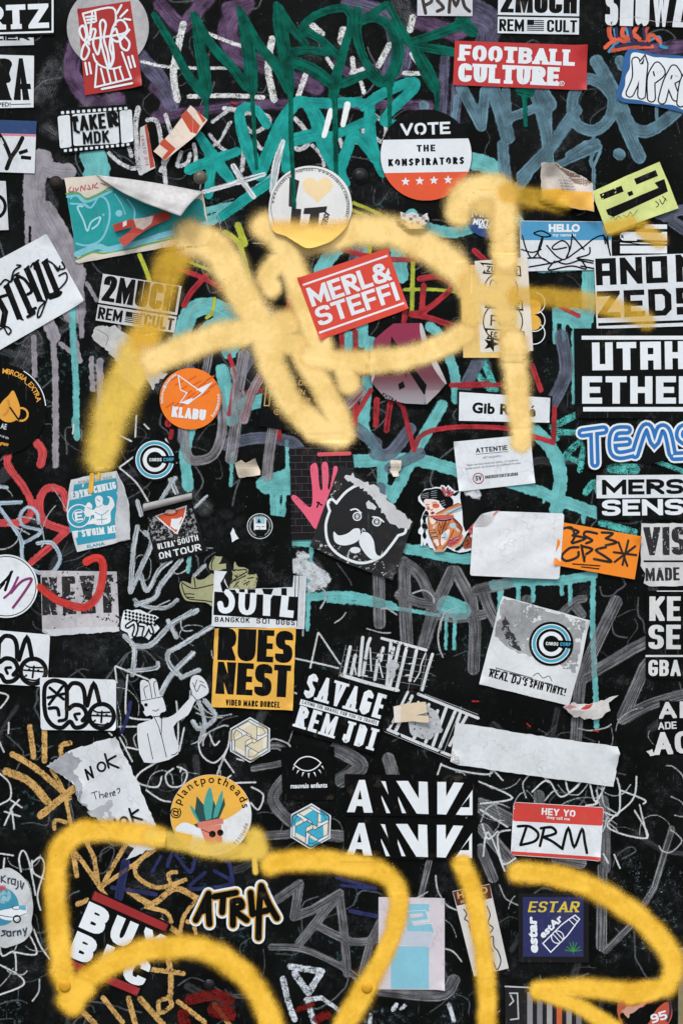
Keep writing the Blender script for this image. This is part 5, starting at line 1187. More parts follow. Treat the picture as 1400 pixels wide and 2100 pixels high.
k.lines('lettering', '188,1626 200,1622|194,1625 198,1638|204,1622 206,1636|206,1630 212,1628 213,1635|216,1631 222,1628 218,1625 216,1633 222,1633|226,1625 228,1633|226,1628 230,1624|232,1627 237,1624 234,1622 232,1630 238,1629|240,1618 246,1616 246,1622 243,1626', 1.5, INK)
k.lines('lettering', '222,1684 228,1700|222,1684 240,1698|240,1698 236,1680|266,1658 274,1684|284,1660 270,1672 292,1680', 4.6, INK); k.ring('lettering', 255, 1684, 8, 4.2, INK, ry=9); k.ring('lettering', 249, 1574, 2.4, .9, GRY); k.ring('lettering', 298, 1682, 2.4, .9, GRY); k.done()
def lift_kr(x, y): return max(0, (x - 58)) * .35
k = K('round_sticker', 'worn round sticker with a small white car before a blue globe, left edge', lift=lift_kr)
k.paper(smooth(pts('6,1781 34,1786 56,1808 66,1834 70,1860 66,1890 68,1906 52,1928 24,1940 0,1940 -60,1900 -60,1820'), 5, True), stock((196, 202, 204), .6, .5, .22), grid=7)
k.disc('globe', 0, 1858, 40, stock((60, 142, 170), .5, .3, .2)); k.disc('globe', 8, 1836, 16, stock((140, 186, 200), .6, .4, .4, wear=.45, wsize=8))
k.poly('car', smooth(pts('0,1868 24,1862 34,1858 54,1858 58,1866 60,1876 44,1878 34,1886 14,1886 0,1880'), 4, True), WI); k.lines('car', '0,1876 30,1880 58,1872|26,1858 30,1864 54,1862', 1.4, INK); k.ring('car', 36, 1884, 7, 3, INK); k.poly('car', '40,1856 54,1856 54,1866 40,1864', stock((90, 168, 196)))
k.lines('lettering', '4,1796 4,1808|12,1795 5,1802 13,1809|18,1800 18,1811|18,1803 22,1800|32,1803 26,1802 25,1811 32,1812|33,1802 32,1814|38,1806 38,1818 34,1822|44,1806 44,1818|50,1810 46,1822|14,1908 6,1908 12,1914 4,1918|22,1910 16,1910 17,1918 23,1917 23,1909 24,1918|28,1909 29,1918|29,1911 33,1908|37,1908 38,1917|38,1910 43,1907 44,1915|49,1904 52,1911|56,1902 52,1918', 2.8, stock((40, 60, 74))); k.rect('tape', 0, 1815, 13, 1826, stock((190, 80, 96), wear=.45, wsize=4)); k.done()
SP = lambda q: smooth(pts(q), 3, True)
# lower left and middle
k = K('sticker', 'tilted black sticker with two dark red bars and heavy white italic letters, sprayed yellow', lift=curl((353, 1894, 22, 6), (284, 2043, 18, 5)))
k.paper('193,1822 353,1894 284,2043 122,1972', BK); rb = stock((150, 40, 42), .45, .2, .1)
k.poly('red_bar', '195,1827 346,1895 340,1910 189,1844', rb); k.poly('red_bar#2', '134,1962 288,2026 281,2041 126,1977', rb)
def italic(s, x0, y0, x1, y1, h): cap(k, 'lettering', s, x0, y0, x1, y1, h, WI, .34, .27, .42, gap=.08, shear=-.03)
italic('B', 162, 1900, 208, 1921, 57); italic('U', 220, 1927, 264, 1947, 56); italic('Y', 278, 1952, 322, 1972, 56)
italic('B', 139, 1959, 184, 1979, 55); italic('I', 200, 1986, 216, 1993, 55); italic('C', 246, 2005, 292, 2026, 57); k.done()
def disc_text_sticker():
    k = K('round_sticker', 'round white and yellow sticker with a spiky plant in a pink pot wearing dark glasses')
    cx, cy = 433, 1671
    k.paper(circ(cx, cy, 83, 80), stock((222, 226, 228), .5, .25, .08))
    yel = stock((232, 178, 72), .5, .25, .08)
    k.poly('yellow_half', circ(cx, cy, 82.5, 60, 130, 340) + smooth(pts('505,1643 494,1660 470,1676 440,1690 400,1700 390,1738'), 5), yel)
    k.poly('cloud', smooth(pts('362,1704 366,1692 380,1686 400,1694 412,1708 400,1712'), 4, True), WI)
    tl, td = stock((70, 160, 150)), stock((34, 74, 72)); 
    k.poly('plant', smooth(pts('390,1650 406,1668 418,1690 414,1692 398,1672'), 3, True), tl); k.poly('plant', '404,1632 418,1650 424,1690 412,1688 400,1664', td); k.poly('plant', smooth(pts('430,1614 438,1640 436,1680 426,1690 418,1650'), 3, True), tl); k.poly('plant', '438,1640 446,1660 440,1690 432,1690', td); k.poly('plant', smooth(pts('456,1620 456,1646 446,1676 438,1690 440,1660'), 3, True), tl); k.poly('plant', '460,1634 462,1650 448,1682 442,1688', td)
    k.poly('plant', '398,1690 448,1674 454,1686 404,1696', td)
    pk = stock((206, 122, 104), .5, .25, .08); k.poly('pot', '405,1686 457,1677 459,1688 407,1698', pk); k.poly('pot', '411,1697 454,1690 456,1728 424,1734', stock((214, 132, 112), .5, .2))
    k.disc('glasses', 436, 1710, 7, INK, 24); k.disc('glasses#2', 452, 1707, 6.6, INK, 24); k.line('glasses', '413,1700 432,1708', 1.4, INK)
    arc(k, 'lettering', '@plantpotheads', cx, cy, 66, 171, 350, 16, INK, .012); arc(k, 'lettering', 'living plants attitude', cx, cy, 78, 116, 12, 8.5, stock((110, 96, 60)), .0, inside=True); k.done()
disc_text_sticker()
k = K('sticker', 'cut-out black brush lettering with gold outline and white border')
at = '402,1886 412,1866 428,1832|428,1834 428,1862 430,1894|412,1868 428,1864|440,1838 484,1830|458,1836 456,1870|478,1850 478,1896|478,1848 492,1846 496,1858 482,1866 506,1886|514,1830 518,1874|536,1816 532,1860 530,1922|536,1816 550,1850 568,1882|524,1872 548,1866'
for w, mt in ((27, WI), (18.5, stock((200, 152, 50), .45, .2)), (13, BK2)):
    for q in at.split('|'):
        P = smooth(pts(q), 4)
        k.add('backing' if w == 27 else 'gold_outline' if w == 18.5 else 'lettering', mt, ribbon(P, w)) if k.outline else (k.start([(398, 1820), (580, 1810), (580, 1925), (398, 1915)]), k.add('backing', mt, ribbon(P, w)))
txt(k, 'small_print', 'ATRIA', 548, 1816, 560, 1838, 4, INK, .02); k.done()
def hexes(k, a, b, line):
    k.paper([(47 * math.sin(R(60 * i)), -47 * math.cos(R(60 * i))) for i in range(6)], WH)
    for r in range(3):
        t = R(120 * r); rot = lambda P: [(x * math.cos(t) - y * math.sin(t), x * math.sin(t) + y * math.cos(t)) for x, y in P]
        for P, mt in (('-4,-38 14,-28 14,-2 2,6 -6,2 -6,-14 -16,-20', a), ('14,-28 26,-24 32,-14 20,-8 14,-10', a), ('-6,-14 2,-10 2,6 -6,2', b), ('14,-28 20,-24 20,-8 14,-2', b), ('18,-36 36,-24 36,-12 30,-16 30,-20 18,-28', a), ('-16,-20 -26,-26 -4,-38 4,-34', b)):
            k.poly('knot', rot(pts(P)), mt)
        for P in ('-4,-38 14,-28 14,-2 2,6 -6,2 -6,-14 -16,-20', '14,-28 26,-24 32,-14 20,-8 14,-10', '2,6 2,-10 -26,-26 -4,-38', '18,-36 36,-24 36,-12'): k.line('outline', rot(pts(P)), line, INK, False)
    k.line('border', [(43 * math.sin(R(60 * i)), -43 * math.cos(R(60 * i))) for i in range(6)], 1.2, INK, False, True)
k = K('hexagon_sticker', 'cream hexagon sticker with an interlaced bent bar knot', group='hexagon knot stickers', at=(513, 1517)); hexes(k, stock((214, 206, 178)), stock((226, 222, 206)), 1.1); k.done()
k = K('hexagon_sticker', 'blue and cream hexagon sticker with an interlaced bent bar knot', group='hexagon knot stickers', at=(637, 1694), rot=2); hexes(k, stock((60, 166, 196)), stock((220, 216, 198)), 1.1); k.done()
k = K('sticker', 'plain black sheet sticker above the checkered letters, carrying the small round figure', 'sheet')
k.paper('440,1040 597,1062 601,1203 534,1206 470,1203 470,1180 436,1120', WM); k.done()
k = K('sticker', 'pale green winged creature sticker, wing and scraped body showing round the checkered letters', at=(360, 1120), sc=.2)
gm = stock((168, 170, 130), .55, .4, .2)
k.paper('45,390 70,355 130,370 160,380 165,320 190,305 230,340 300,330 345,290 350,170 400,95 480,105 540,150 600,230 610,150 625,190 640,210 720,220 750,240 740,290 830,280 850,320 830,420 560,455 400,455 385,605 310,580 130,565 80,525 50,450', stock((20, 21, 22), .5, .3, .2, spec=.12))
k.poly('wing', SP('45,392 72,358 130,374 162,384 168,322 192,308 232,344 300,334 395,288 390,600 310,577 130,562 82,522 52,450'), gm); k.poly('head', ragged('350,235 350,172 400,102 480,105 462,160 440,190 520,175 520,232 400,250', 6, 30, 2), gm)
k.poly('scraped_body', ragged('580,250 600,230 608,155 626,190 642,212 720,224 750,242 738,290 830,284 845,322 820,424 560,450 552,420 590,340', 6, 24, 3), stock((168, 170, 130), .55, .4, .2, wear=.40, wsize=8, seed=33))
k.lines('outline', '66,385 76,440 112,520 160,544 300,558 385,572|192,325 206,420|70,372 140,420 220,432 390,392|90,490 150,488 192,494|112,522 190,526|402,112 372,172 372,232|590,250 620,240 640,246 720,240 730,270|570,380 620,330 720,270|580,360 640,340 720,300|600,420 650,360|740,330 800,320|700,390 760,360', 11, INK); k.done()
k = K('sticker', 'black and white checkered letter sticker with a side strip, torn top')
k.paper(ragged('440,1170 466,1172 460,1182 464,1196 470,1208 520,1207 600,1204 602,1180 628,1182 624,1290 434,1284', .6, 16, 4), WH)
k.poly('black_field', '440,1213 612,1224 609,1273 438,1261', INK)
for q in ('462,1180 460,1192 464,1200 470,1209 482,1209 486,1216 456,1213 452,1196', '491,1208 502,1208 502,1217 491,1216', '508,1208 524,1208 524,1218 508,1217', '537,1207 561,1207 556,1220 542,1219', '577,1206 588,1206 588,1222 577,1222'): k.poly('lettering', q, INK)
k.line('lettering_white', '466,1214 474,1224 476,1236 472,1248 463,1252 455,1249 452,1238', 12, WI); cap(k, 'lettering_white', 'U', 488, 1260, 524, 1262, 46, WI, .28, .2, .4); k.poly('lettering_white', '540,1218 560,1220 555,1228 554,1263 539,1262 540,1228', WI); cap(k, 'lettering_white', 'L', 573, 1264, 601, 1267, 44, WI, .34, .34)
cap(k, 'lettering', 'BANGKOK', 441, 1275, 512, 1277, 10.5, INK, .2, .16, .2, gap=.25); cap(k, 'lettering', 'SOI', 526, 1278, 552, 1279, 10.5, INK, .2, .16, .2, gap=.3); cap(k, 'lettering', 'DOGS', 566, 1280, 604, 1282, 10.5, INK, .2, .16, .2, gap=.3)
k.poly('side_strip', '614,1180 626,1181 622,1288 609,1286', WH2); k.line('side_strip', '613,1182 609,1284', 1.2, INK, False); k.line('side_strip', '606,1180 604,1268', 1.6, INK, False); txt(k, 'side_strip', 'BEND AND PEEL', 618, 1212, 616, 1264, 5, GRY, .01); k.done()
k = K('sticker', 'yellow sticker with heavy black letters in two rows and a small black line below', lift=curl((441, 1288, 26, 7), (600, 1456, 18, 5)))
k.paper(ragged('441,1288 607,1287 600,1456 434,1449', .7, 20, 2), stock((234, 182, 78), .45, .3, .14))
cap(k, 'lettering', 'RUES', 446, 1353, 599, 1360, 66, INK, .29, .18, .26, gap=.05); cap(k, 'lettering', 'NEST', 442, 1422, 594, 1430, 66, INK, .29, .18, .26, gap=.05); cap(k, 'lettering', 'VIDEO MARC DORCEL', 463, 1446, 574, 1451, 12.5, INK, .22, .17, .2, gap=.1, space=.4); k.done()
k = K('round_sticker', 'tiny black and white round sticker with a bearded figure in a tall hat')
k.paper(circ(533, 1079, 27), BK2); k.ring('rim', 533, 1079, 25.5, 1.2, WI); k.ring('rim', 533, 1079, 20.5, 3.4, stock((130, 136, 140), wear=.42, wsize=3)); k.poly('figure', '521,1062 546,1062 546,1086 521,1088', WI); k.poly('figure', '523,1060 544,1060 543,1074 524,1074', stock((150, 196, 210))); k.poly('figure', '527,1072 531,1063 536,1072', INK); k.poly('figure', '522,1086 546,1086 542,1100 526,1101', INK); k.lines('figure', '526,1080 531,1080|537,1080 542,1080|533,1080 532,1085', 1.2, INK); k.done()
k = K('paper_scrap', 'small white pointed paper scrap left of the tiny round sticker', 'paper scrap')
k.paper(ragged('478,1082 490,1104 476,1112 473,1094', 1, 6, 3), WW); k.done()
def lift_s(x, y): return 3 + 4 * math.sin((x - 480) * .08) * math.sin((y - 940) * .1) + max(0, (955 - y)) * .6
k = K('paper_scrap', 'curled beige paper scrap left of the brick wall sticker', 'paper scrap', lift=lift_s, gap=.0004)
k.paper(ragged('481,950 496,944 504,950 524,940 534,966 534,974 490,980', 1, 8, 3), stock((216, 204, 182), .6, .7, .12), grid=5); k.done()
k = K('paper_scrap', 'small cream paper scrap with torn right edge on the turquoise stroke', 'paper scrap', lift=lambda x, y: 3 + 2 * math.sin(y * .2), gap=.0004)
k.paper(ragged('801,943 822,944 823,956 817,968 818,976 806,978 799,968', 1.4, 5, 5), stock((220, 212, 194), .6, .7, .12), grid=5); k.done()
k = K('sticker', 'dark brick wall print sticker with an open pink hand')
k.paper('594,920 640,916 712,914 722,926 726,956 736,1000 640,1106 598,1108', stock((24, 22, 25), .5, .3, .1, spec=.12), outline=None); br = stock((66, 62, 66), .5, .3)
for j in range(13):
    y = 920 + j * 14.4; k.line('mortar', [(596, y), (724, y - 2)], 1.2, br, False)
    for i in range(5):
        x = 606 + i * 26 + (13 if j % 2 else 0)
        if x < 722 and y < 1090: k.line('mortar', [(x, y), (x + .3, y + 13.6)], 1.1, br, False)
hp = stock((226, 96, 124), .5, .25, .1)
k.poly('hand', smooth(pts('646,1084 636,1072 620,1050 600,1026 598,1017 606,1016 620,1028 634,1040 640,1032 640,1000 636,962 640,952 648,950 652,962 654,990 657,1004 661,1002 660,970 660,952 666,947 672,953 674,980 672,1000 676,1002 682,970 684,958 690,956 692,964 686,1000 690,1010 700,990 704,990 698,1020 680,1050 664,1080'), 4, True), hp); k.lines('hand', '641,960 640,968|664,958 666,964|620,1032 626,1036|612,1022 606,1024', 1, stock((150, 50, 76))); k.line('pink_bar', '654,932 716,930', 8, stock((214, 84, 96))); k.lines('hand', '650,1030 660,1036|654,1030 650,1040', 3, INK); k.done()
k = K('sticker', 'tilted scratched black sticker with a white outlined bear head and big moustache', lift=curl((804, 1189, 30, 9), (635, 1120, 20, 6)))
k.paper(ragged('697,953 730,970 848,1070 804,1189 710,1156 635,1120', .7, 14, 3), stock((24, 25, 27), .45, .3, .15)); sc1 = stock((210, 214, 216), .6, .4, .2, wear=.60, wsize=8, seed=20, wfine=3)
k.poly('scratches', '640,1106 700,1120 780,1150 816,1158 804,1186 720,1158 636,1120', sc1); k.poly('scratches', '690,980 704,986 676,1040 664,1034', sc1)
k.lines('head', '690,1031 706,1012 722,1000 740,992|690,1032 680,1024 672,1032 676,1048|676,1048 668,1076 672,1110 690,1134 720,1150 748,1154 780,1142 800,1120 816,1098|816,1098 830,1092 832,1076', 5.4, WI)
k.poly('torn_strip', ragged('706,980 722,970 738,984 770,996 800,1030 846,1070 838,1088 800,1074 776,1040 746,1006 724,992', 3.5, 5, 4), stock((200, 204, 206), .7, .7, .15)); k.poly('torn_strip', ragged('750,1032 756,1026 772,1040 768,1046 752,1042', 1, 5, 4), WH2)
for x, y in ((732, 1059), (772, 1070)): k.ring('eye', x, y, 8, 2.4, WI); k.disc('eye', x, y, 4.4, WI, 20, 5); k.ring('eye', x, y, 3.2, 1.2, INK)
k.lines('eye', '719,1046 730,1044 740,1052|764,1060 776,1062 786,1070', 3, WI)
k.poly('moustache', smooth(pts('684,1090 694,1098 712,1094 726,1084 738,1086 736,1106 720,1116 700,1118 686,1110'), 4, True), WI); k.poly('moustache', smooth(pts('742,1092 756,1094 766,1110 770,1134 780,1140 784,1128 776,1146 760,1146 746,1132 736,1112'), 4, True), WI); k.disc('mouth', 728, 1128, 11, WI, 24, 6.5); k.lines('mouth', '716,1128 712,1146', 1.4, WI); k.line('head', '742,1090 744,1084 748,1088', 1.6, WI); k.done()
# pin-up
k = K('sticker', 'cut-out tattoo style pin-up girl with black hair and a red flower')
k.at = (845, 985); k.sc = 1 / 9.03
k.paper('180,220 230,160 340,150 430,120 510,130 530,90 580,90 620,130 660,85 710,130 760,180 800,200 850,190 890,220 880,320 900,450 920,560 935,830 980,960 1050,900 1110,820 1180,760 1300,700 1330,1000 1290,1270 1090,1290 1000,1320 870,1340 760,1310 640,1240 590,1310 410,1335 380,1260 320,1250 270,1150 230,1210 205,1200 200,1130 185,1220 155,1210 160,1010 110,980 110,920 160,850 150,740 200,600 240,540 240,500 190,470 110,380 105,310 150,260', WI)
sk = stock((236, 218, 206), .45, .2, .06); og = stock((210, 128, 76), .45, .2, .12); rust_ = stock((150, 74, 44), .45, .2, .12); rd = stock((196, 84, 92), .45, .2); bl_ = stock((170, 198, 212), .45, .2)
k.poly('hair', SP('150,280 190,210 260,175 340,165 440,150 530,170 600,290 700,310 740,400 700,480 600,500 500,420 490,380 380,350 330,350 230,350 225,430 160,360'), INK); k.disc('hair', 640, 410, 118, INK, 36)
k.poly('hair', SP('250,560 300,600 290,660 250,700 250,780 285,880 240,950 262,1040 225,1090 185,1020 212,930 170,850 200,760 180,690 220,600'), INK); k.poly('hair', SP('740,270 830,205 866,210 800,290'), INK)
k.poly('face', SP('215,370 330,348 420,362 495,395 500,470 540,545 440,612 370,642 350,662 290,592 262,512 232,450'), sk); k.disc('cheek', 432, 472, 68, stock((214, 96, 72), .5, .2), 24, 46); k.disc('cheek', 292, 522, 34, stock((214, 96, 72), .5, .2), 20, 30)
k.lines('face_line', '366,424 415,402 452,414|246,452 280,444 310,452|385,442 430,438|262,476 300,480|330,540 346,556 376,530', 11, INK); k.poly('lips', '330,602 370,574 412,590 400,622 350,632', stock((140, 34, 44)))
k.lines('hair_shine', '180,260 300,230|175,290 300,270|175,320 300,305|350,210 450,190|340,245 450,230|340,280 450,275|355,320 450,318|520,400 590,370|530,440 600,410|545,480 610,450|215,640 270,650|200,790 240,800|215,900 262,910|220,930 255,940', 7, stock((170, 186, 196)))
for q in ('540,120 592,150 612,250 600,300 560,220', '650,130 668,180 642,244 620,210', '692,170 706,200 682,232 652,242', '742,200 756,240 712,292 640,302 630,280 690,240'): k.poly('flower', SP(q), rd); k.line('outline', SP(q), 7, INK, False, True)
k.poly('body', SP('290,670 360,660 460,760 520,760 720,730 800,800 910,860 920,960 850,1040 740,1080 690,1060 640,1180 570,1280 430,1270 360,1110 300,980 290,830'), og)
for q in ('520,1020 600,930 690,910 650,1080 540,1210', '380,860 460,790 412,910', '385,1090 450,1070 496,1180 445,1215', '310,700 360,690 430,760 360,820'): k.poly('skin', SP(q), sk)
k.poly('scarf', SP('430,622 560,552 700,482 850,420 900,450 900,500 760,520 560,604'), og); k.poly('scarf', '560,600 760,520 905,470 912,545 760,600', bl_); k.poly('scarf_trim', '430,625 750,612 750,642 430,648', stock((228, 178, 84))); k.poly('scarf', SP('372,680 400,650 740,645 735,702 540,722 400,714'), rd); k.line('outline', '385,706 470,738 600,744 720,722', 20, INK)
k.poly('fur', SP('490,780 530,860 510,980 480,1010 500,880'), rust_); k.poly('fur', SP('760,690 860,780 925,880 915,930 830,830 740,730'), rust_); k.poly('fur', SP('600,760 640,800 570,930 530,980 550,860'), rust_)
k.disc('flower_band', 750, 840, 62, bl_, 24, 52); k.poly('flower_band', SP('560,1040 602,960 652,1030 612,1112'), bl_); k.poly('flower_band', SP('790,860 880,930 850,960 800,920'), stock((196, 190, 170)))
for q in ('302,936 418,918 436,956 318,972', '330,1000 440,970 462,1030 350,1050', '350,1064 462,1038 470,1066 364,1096'): k.poly('bracelet', q, stock((200, 150, 110), .45, .2)); k.line('outline', q, 8, INK, False, True)
k.poly('skirt', SP('650,1140 700,1090 820,1080 915,1000 922,1050 860,1150 740,1230 640,1200'), rd); k.line('skirt_trim', '730,1240 850,1172 935,1050', 24, stock((228, 178, 84))); k.poly('skirt', SP('780,1272 900,1180 1000,1000 1045,945 1085,965 990,1150 850,1292'), INK); k.poly('skirt', SP('1030,930 1100,830 1180,775 1290,720 1290,860 1100,985'), rd)
k.poly('fur', SP('940,1160 1030,1020 1100,1060 1290,1000 1270,1230 1080,1240 960,1262'), rust_); k.poly('feet', SP('410,1290 480,1270 600,1290 560,1322 420,1330'), stock((190, 160, 130)))
k.lines('outline', '290,670 296,830 305,980 360,1110 430,1270|460,760 420,860 400,930|500,770 470,900 520,1010 500,1160 520,1200|560,750 530,880|620,740 570,880 540,980|690,740 640,850 600,930|750,700 830,780 920,870|800,830 900,930 860,1030 740,1080|760,920 700,1060 640,1180 560,1270|520,1010 600,930 640,900|540,1060 600,1060|690,1100 740,1120|740,1160 790,1150|800,1110 850,1100|690,1180 720,1170|950,1150 1040,1100|980,1200 1060,1150|990,1080 1030,1150 1010,1240|1050,1040 1080,1120|1060,890 1120,920|880,1240 980,1080|420,1160 450,1270|430,622 560,552 700,482 850,420|640,640 740,580 900,500|370,640 340,700', 9, INK)
k.lines('hair_shine', '860,1200 890,1220|890,1160 920,1180|915,1120 950,1140|940,1080 970,1100', 7, GRY); k.done()
def lift_w(x, y):
    d = math.hypot(x - 985, y - 1052); return .8 + max(0, 30 - d) * .5 + 1.3 * math.sin(x * .05 + y * .03) * math.sin(y * .06)
k = K('paper_sheet', 'blank crumpled white paper with rounded corners beside the orange sticker', 'paper', lift=lift_w, gap=.0003)
k.paper(roundpoly('984,1054 1010,1048 1155,1053 1145,1188 962,1180 969,1076', 6), stock((222, 227, 230), .6, 1.0, .10, seed=3), grid=6)
k.poly('folded_corner', '977,1072 1000,1062 1022,1046 1012,1060 996,1080 990,1074', stock((226, 226, 222), .6, .4, .05)); k.poly('folded_corner', '1000,1062 1018,1047 1022,1048 1004,1064', stock((190, 120, 110), .6, .4)); k.done()
k = K('sticker', 'bright orange tilted sticker with a black brush marker tag and asterisk', lift=curl((1313, 1100, 24, 7), (1133, 1158, 18, 5)))
k.paper('1147,1070 1313,1100 1299,1188 1133,1158', stock((238, 136, 34), .45, .2, .06, seed=2))
k.lines('tag', '1152,1084 1170,1082 1176,1100 1170,1112|1162,1082 1184,1090 1172,1098|1172,1098 1198,1104 1172,1114|1222,1094 1200,1090 1196,1098 1212,1108 1200,1114|1232,1092 1254,1094 1240,1104|1240,1104 1262,1112 1240,1118|1184,1122 1166,1124 1150,1140 1160,1150 1182,1142 1184,1132|1190,1118 1196,1150|1192,1120 1212,1126 1200,1136|1240,1122 1220,1128 1240,1142 1250,1152 1216,1146', 5.2, stock((30, 26, 24), .5, .2))
k.lines('tag', '1266,1112 1284,1160|1286,1108 1274,1158|1256,1132 1302,1138|1300,1120 1258,1152', 4.4, stock((30, 26, 24), .5, .2), False); k.lines('tag', '1172,1156 1228,1160|1190,1162 1226,1166|1198,1140 1196,1152', 2, INK); k.done()
# savage, homely
clr = stock((16, 17, 19), .4, .5, .3, spec=.12); fr = stock((212, 218, 220), .5, .4, .15, wear=.36, wsize=12, seed=22)
tw = stock((196, 202, 206), .65, .6, .25, wear=.40, wsize=9, seed=23)
k = K('sticker', 'cracked peeling black and white outline letter sticker above the slab letter card', group='cracked outline letter stickers', at=(690, 1290), sc=1 / 4.667)
k.paper(ragged('5,450 90,140 180,80 240,40 320,30 420,60 560,110 700,150 860,195 950,240 850,590 700,570 580,590 300,520', 9, 30, 3), clr)
k.lines('lettering', '130,170 75,430|250,80 215,440|320,90 300,140 255,420|400,250 365,480|520,120 480,530|596,160 505,560|668,180 575,560|762,205 700,490|180,250 140,430|445,180 420,300|545,180 500,330', 31, fr, False); k.lines('lettering', '160,280 185,430|320,180 330,400|290,450 240,440|400,300 440,460', 14, fr); k.lines('lettering', '850,230 810,330 790,420 740,500|690,330 740,330|660,440 700,440', 13, fr)
k.line('frame', '50,440 300,515 585,585', 34, fr, False); k.line('frame', '430,88 560,120 855,200', 27, fr, False); k.line('frame', '915,240 860,420 815,585', 28, fr, False)
k.poly('torn_patch', ragged('470,330 545,290 600,340 560,400 540,480 500,460', 10, 24, 5), tw)
for q in range(8): k.line('crackle', [(90 + q * 110, 150 + q * 14), (20 + q * 110, 460 + q * 22)], 2.6, GRY, False)
for q in range(5): k.line('crackle', [(85 - q * 14, 190 + q * 56), (930 - q * 16, 300 + q * 62)], 2.4, GRY, False)
k.done()
k = K('sticker', 'cracked scraped outline letter sticker under the beige tape scrap', group='cracked outline letter stickers', at=(690, 1290), sc=1 / 4.667)
k.paper(ragged('440,980 620,580 800,590 1060,690 1360,820 1330,900 1080,1230 760,1100', 8, 40, 5), clr)
k.lines('lettering', '720,640 560,980|880,720 740,1040|964,780 850,1080|1050,740 920,1110|1130,790 985,1130|1240,830 1080,1110|1180,800 1150,900|780,700 700,900', 31, fr, False); k.line('frame', '780,620 1050,730 1350,850', 28, fr, False); k.line('frame', '490,960 780,1085 1080,1205', 28, fr, False); k.line('frame', '680,600 505,950', 24, fr, False); k.poly('torn_patch', ragged('690,900 860,720 960,800 1020,960 880,1060 720,1010', 12, 30, 8), tw)
k.lines('crackle', '840,620 1350,815|460,980 1090,1240|1190,740 1020,1180', 4, GRY, False); k.done()
k = K('sticker', 'tilted black card with two rows of white slab letters around a thin white motto strip', lift=curl((801, 1419, 22, 6), (591, 1495, 18, 5)))
k.paper('623,1367 801,1419 766,1546 591,1495', BK2)
cap(k, 'lettering', 'SAVAGE', 621, 1428, 779, 1474, 51, WI, .21, .15, .18, nr=1, slab=.11, gap=.14); k.poly('motto_strip', '617,1433 777,1478 774,1488 614,1444', WI)
cap(k, 'motto', 'LAYING THE GRAVEL FOR YOU TO TRAVEL', 619, 1442, 772, 1485.5, 7.2, INK, .18, .14, .15, nr=1, gap=.16, space=.45)
cap(k, 'lettering', 'REM', 603, 1489, 682, 1513, 45, WI, .21, .15, .18, nr=1, slab=.11, gap=.16); cap(k, 'lettering', 'JDI', 700, 1520, 762, 1538, 45, WI, .22, .15, .18, nr=1, slab=.11, gap=.24); k.done()
def lift_t(x, y): return 4 + max(0, (x - 840)) * .12
k = K('tape_scrap', 'beige tape scrap with a split end stuck on the cracked letter sticker', 'tape', lift=lift_t, gap=.0004)
k.paper(ragged('806,1448 830,1442 872,1438 875,1458 852,1466 878,1466 878,1480 840,1478 808,1481', .8, 8, 3), stock((214, 198, 170), .6, .5, .1), grid=5); k.poly('pale_end', '806,1448 822,1444 820,1479 808,1481', stock((222, 216, 206), .6, .4)); k.done()
k = K('tape_strip', 'long blank white tape strip, slightly tilted, with torn left end', 'tape', lift=curl((1268, 1544, 30, 8), (930, 1560, 26, 8)))
k.paper(ragged('932,1486 940,1482 1128,1512 1264,1530 1268,1544 1256,1613 1060,1586 940,1568 922,1560', 1, 10, 8), stock((214, 221, 224), .6, .4, .14, seed=9)); k.poly('torn_end', ragged('926,1538 940,1550 940,1566 924,1560', 2, 4, 3), stock((190, 190, 186), .7, .6, .5)); k.done()
def lift_r(x, y): return 3 + 9 * max(0, 1 - abs(x - 1185) / 40) * max(0, 1 - abs(y - 1455) / 30)
k = K('paper_scrap', 'crumpled torn paper with a red streak at the flyer corner', 'paper scrap', lift=lift_r, gap=.0004)
k.paper(ragged('1153,1450 1170,1440 1210,1442 1266,1425 1246,1440 1250,1456 1226,1472 1196,1474 1186,1468 1174,1470', 2, 6, 4), stock((206, 204, 202), .65, .9, .3), grid=4); k.poly('red_streak', ragged('1184,1454 1200,1444 1214,1442 1208,1450 1192,1460', 1, 4, 2), stock((176, 60, 46))); k.poly('red_streak', '1154,1450 1166,1444 1180,1448 1172,1456', stock((180, 120, 120), .6, .6)); k.done()
k = K('sticker', 'square black sticker with a white eye, long lashes and small gothic words', lift=curl((685, 1530, 20, 6)))
k.paper('576,1532 685,1530 687,1640 579,1641', BK2)
k.line('eye', smooth(pts('603,1568 614,1556 630,1551 646,1555 658,1564'), 4) , 2.2, WI, False); k.line('eye', smooth(pts('603,1568 618,1578 634,1580 648,1574 658,1564'), 4), 2.2, WI, False)
for x0, y0, x1, y1 in ((603, 1572, 600, 1580), (612, 1579, 608, 1587), (622, 1583, 619, 1593), (633, 1585, 633, 1596), (644, 1583, 648, 1593), (654, 1578, 659, 1586), (660, 1570, 664, 1577)): k.poly('lashes', [(x0 - 1.8, y0), (x0 + 1.8, y0), (x1, y1)], WI)
txt(k, 'lettering', 'mauvais enfants', 596, 1616, 671, 1614, 9.5, WI, .03); k.done()
def anwa(k):
    k.paper('0,0 274,3 272,88 0,85', BK2)
    k.poly('lettering', '5,78 30,12 42,12 58,79 40,79 37,66 25,65 21,78', WI); k.poly('hole', '27,52 32,32 36,52', BK2)
    for P in ('74,14 84,15 90,42 75,14', '76,44 94,80 86,80 76,50', '106,14 130,14 152,50 152,15 170,16 172,82 148,81', '110,46 126,80 118,80 110,54', '190,16 208,16 208,46 224,17 244,18 208,83 190,82', '228,83 262,32 262,84 240,84'): k.poly('lettering', P, WI)
    k.poly('hole', '238,68 256,46 256,68', BK2)
k = K('sticker', 'black sticker with cut apart white capitals, upper of the two', group='cut apart capital stickers', at=(706, 1587)); anwa(k); k.done()
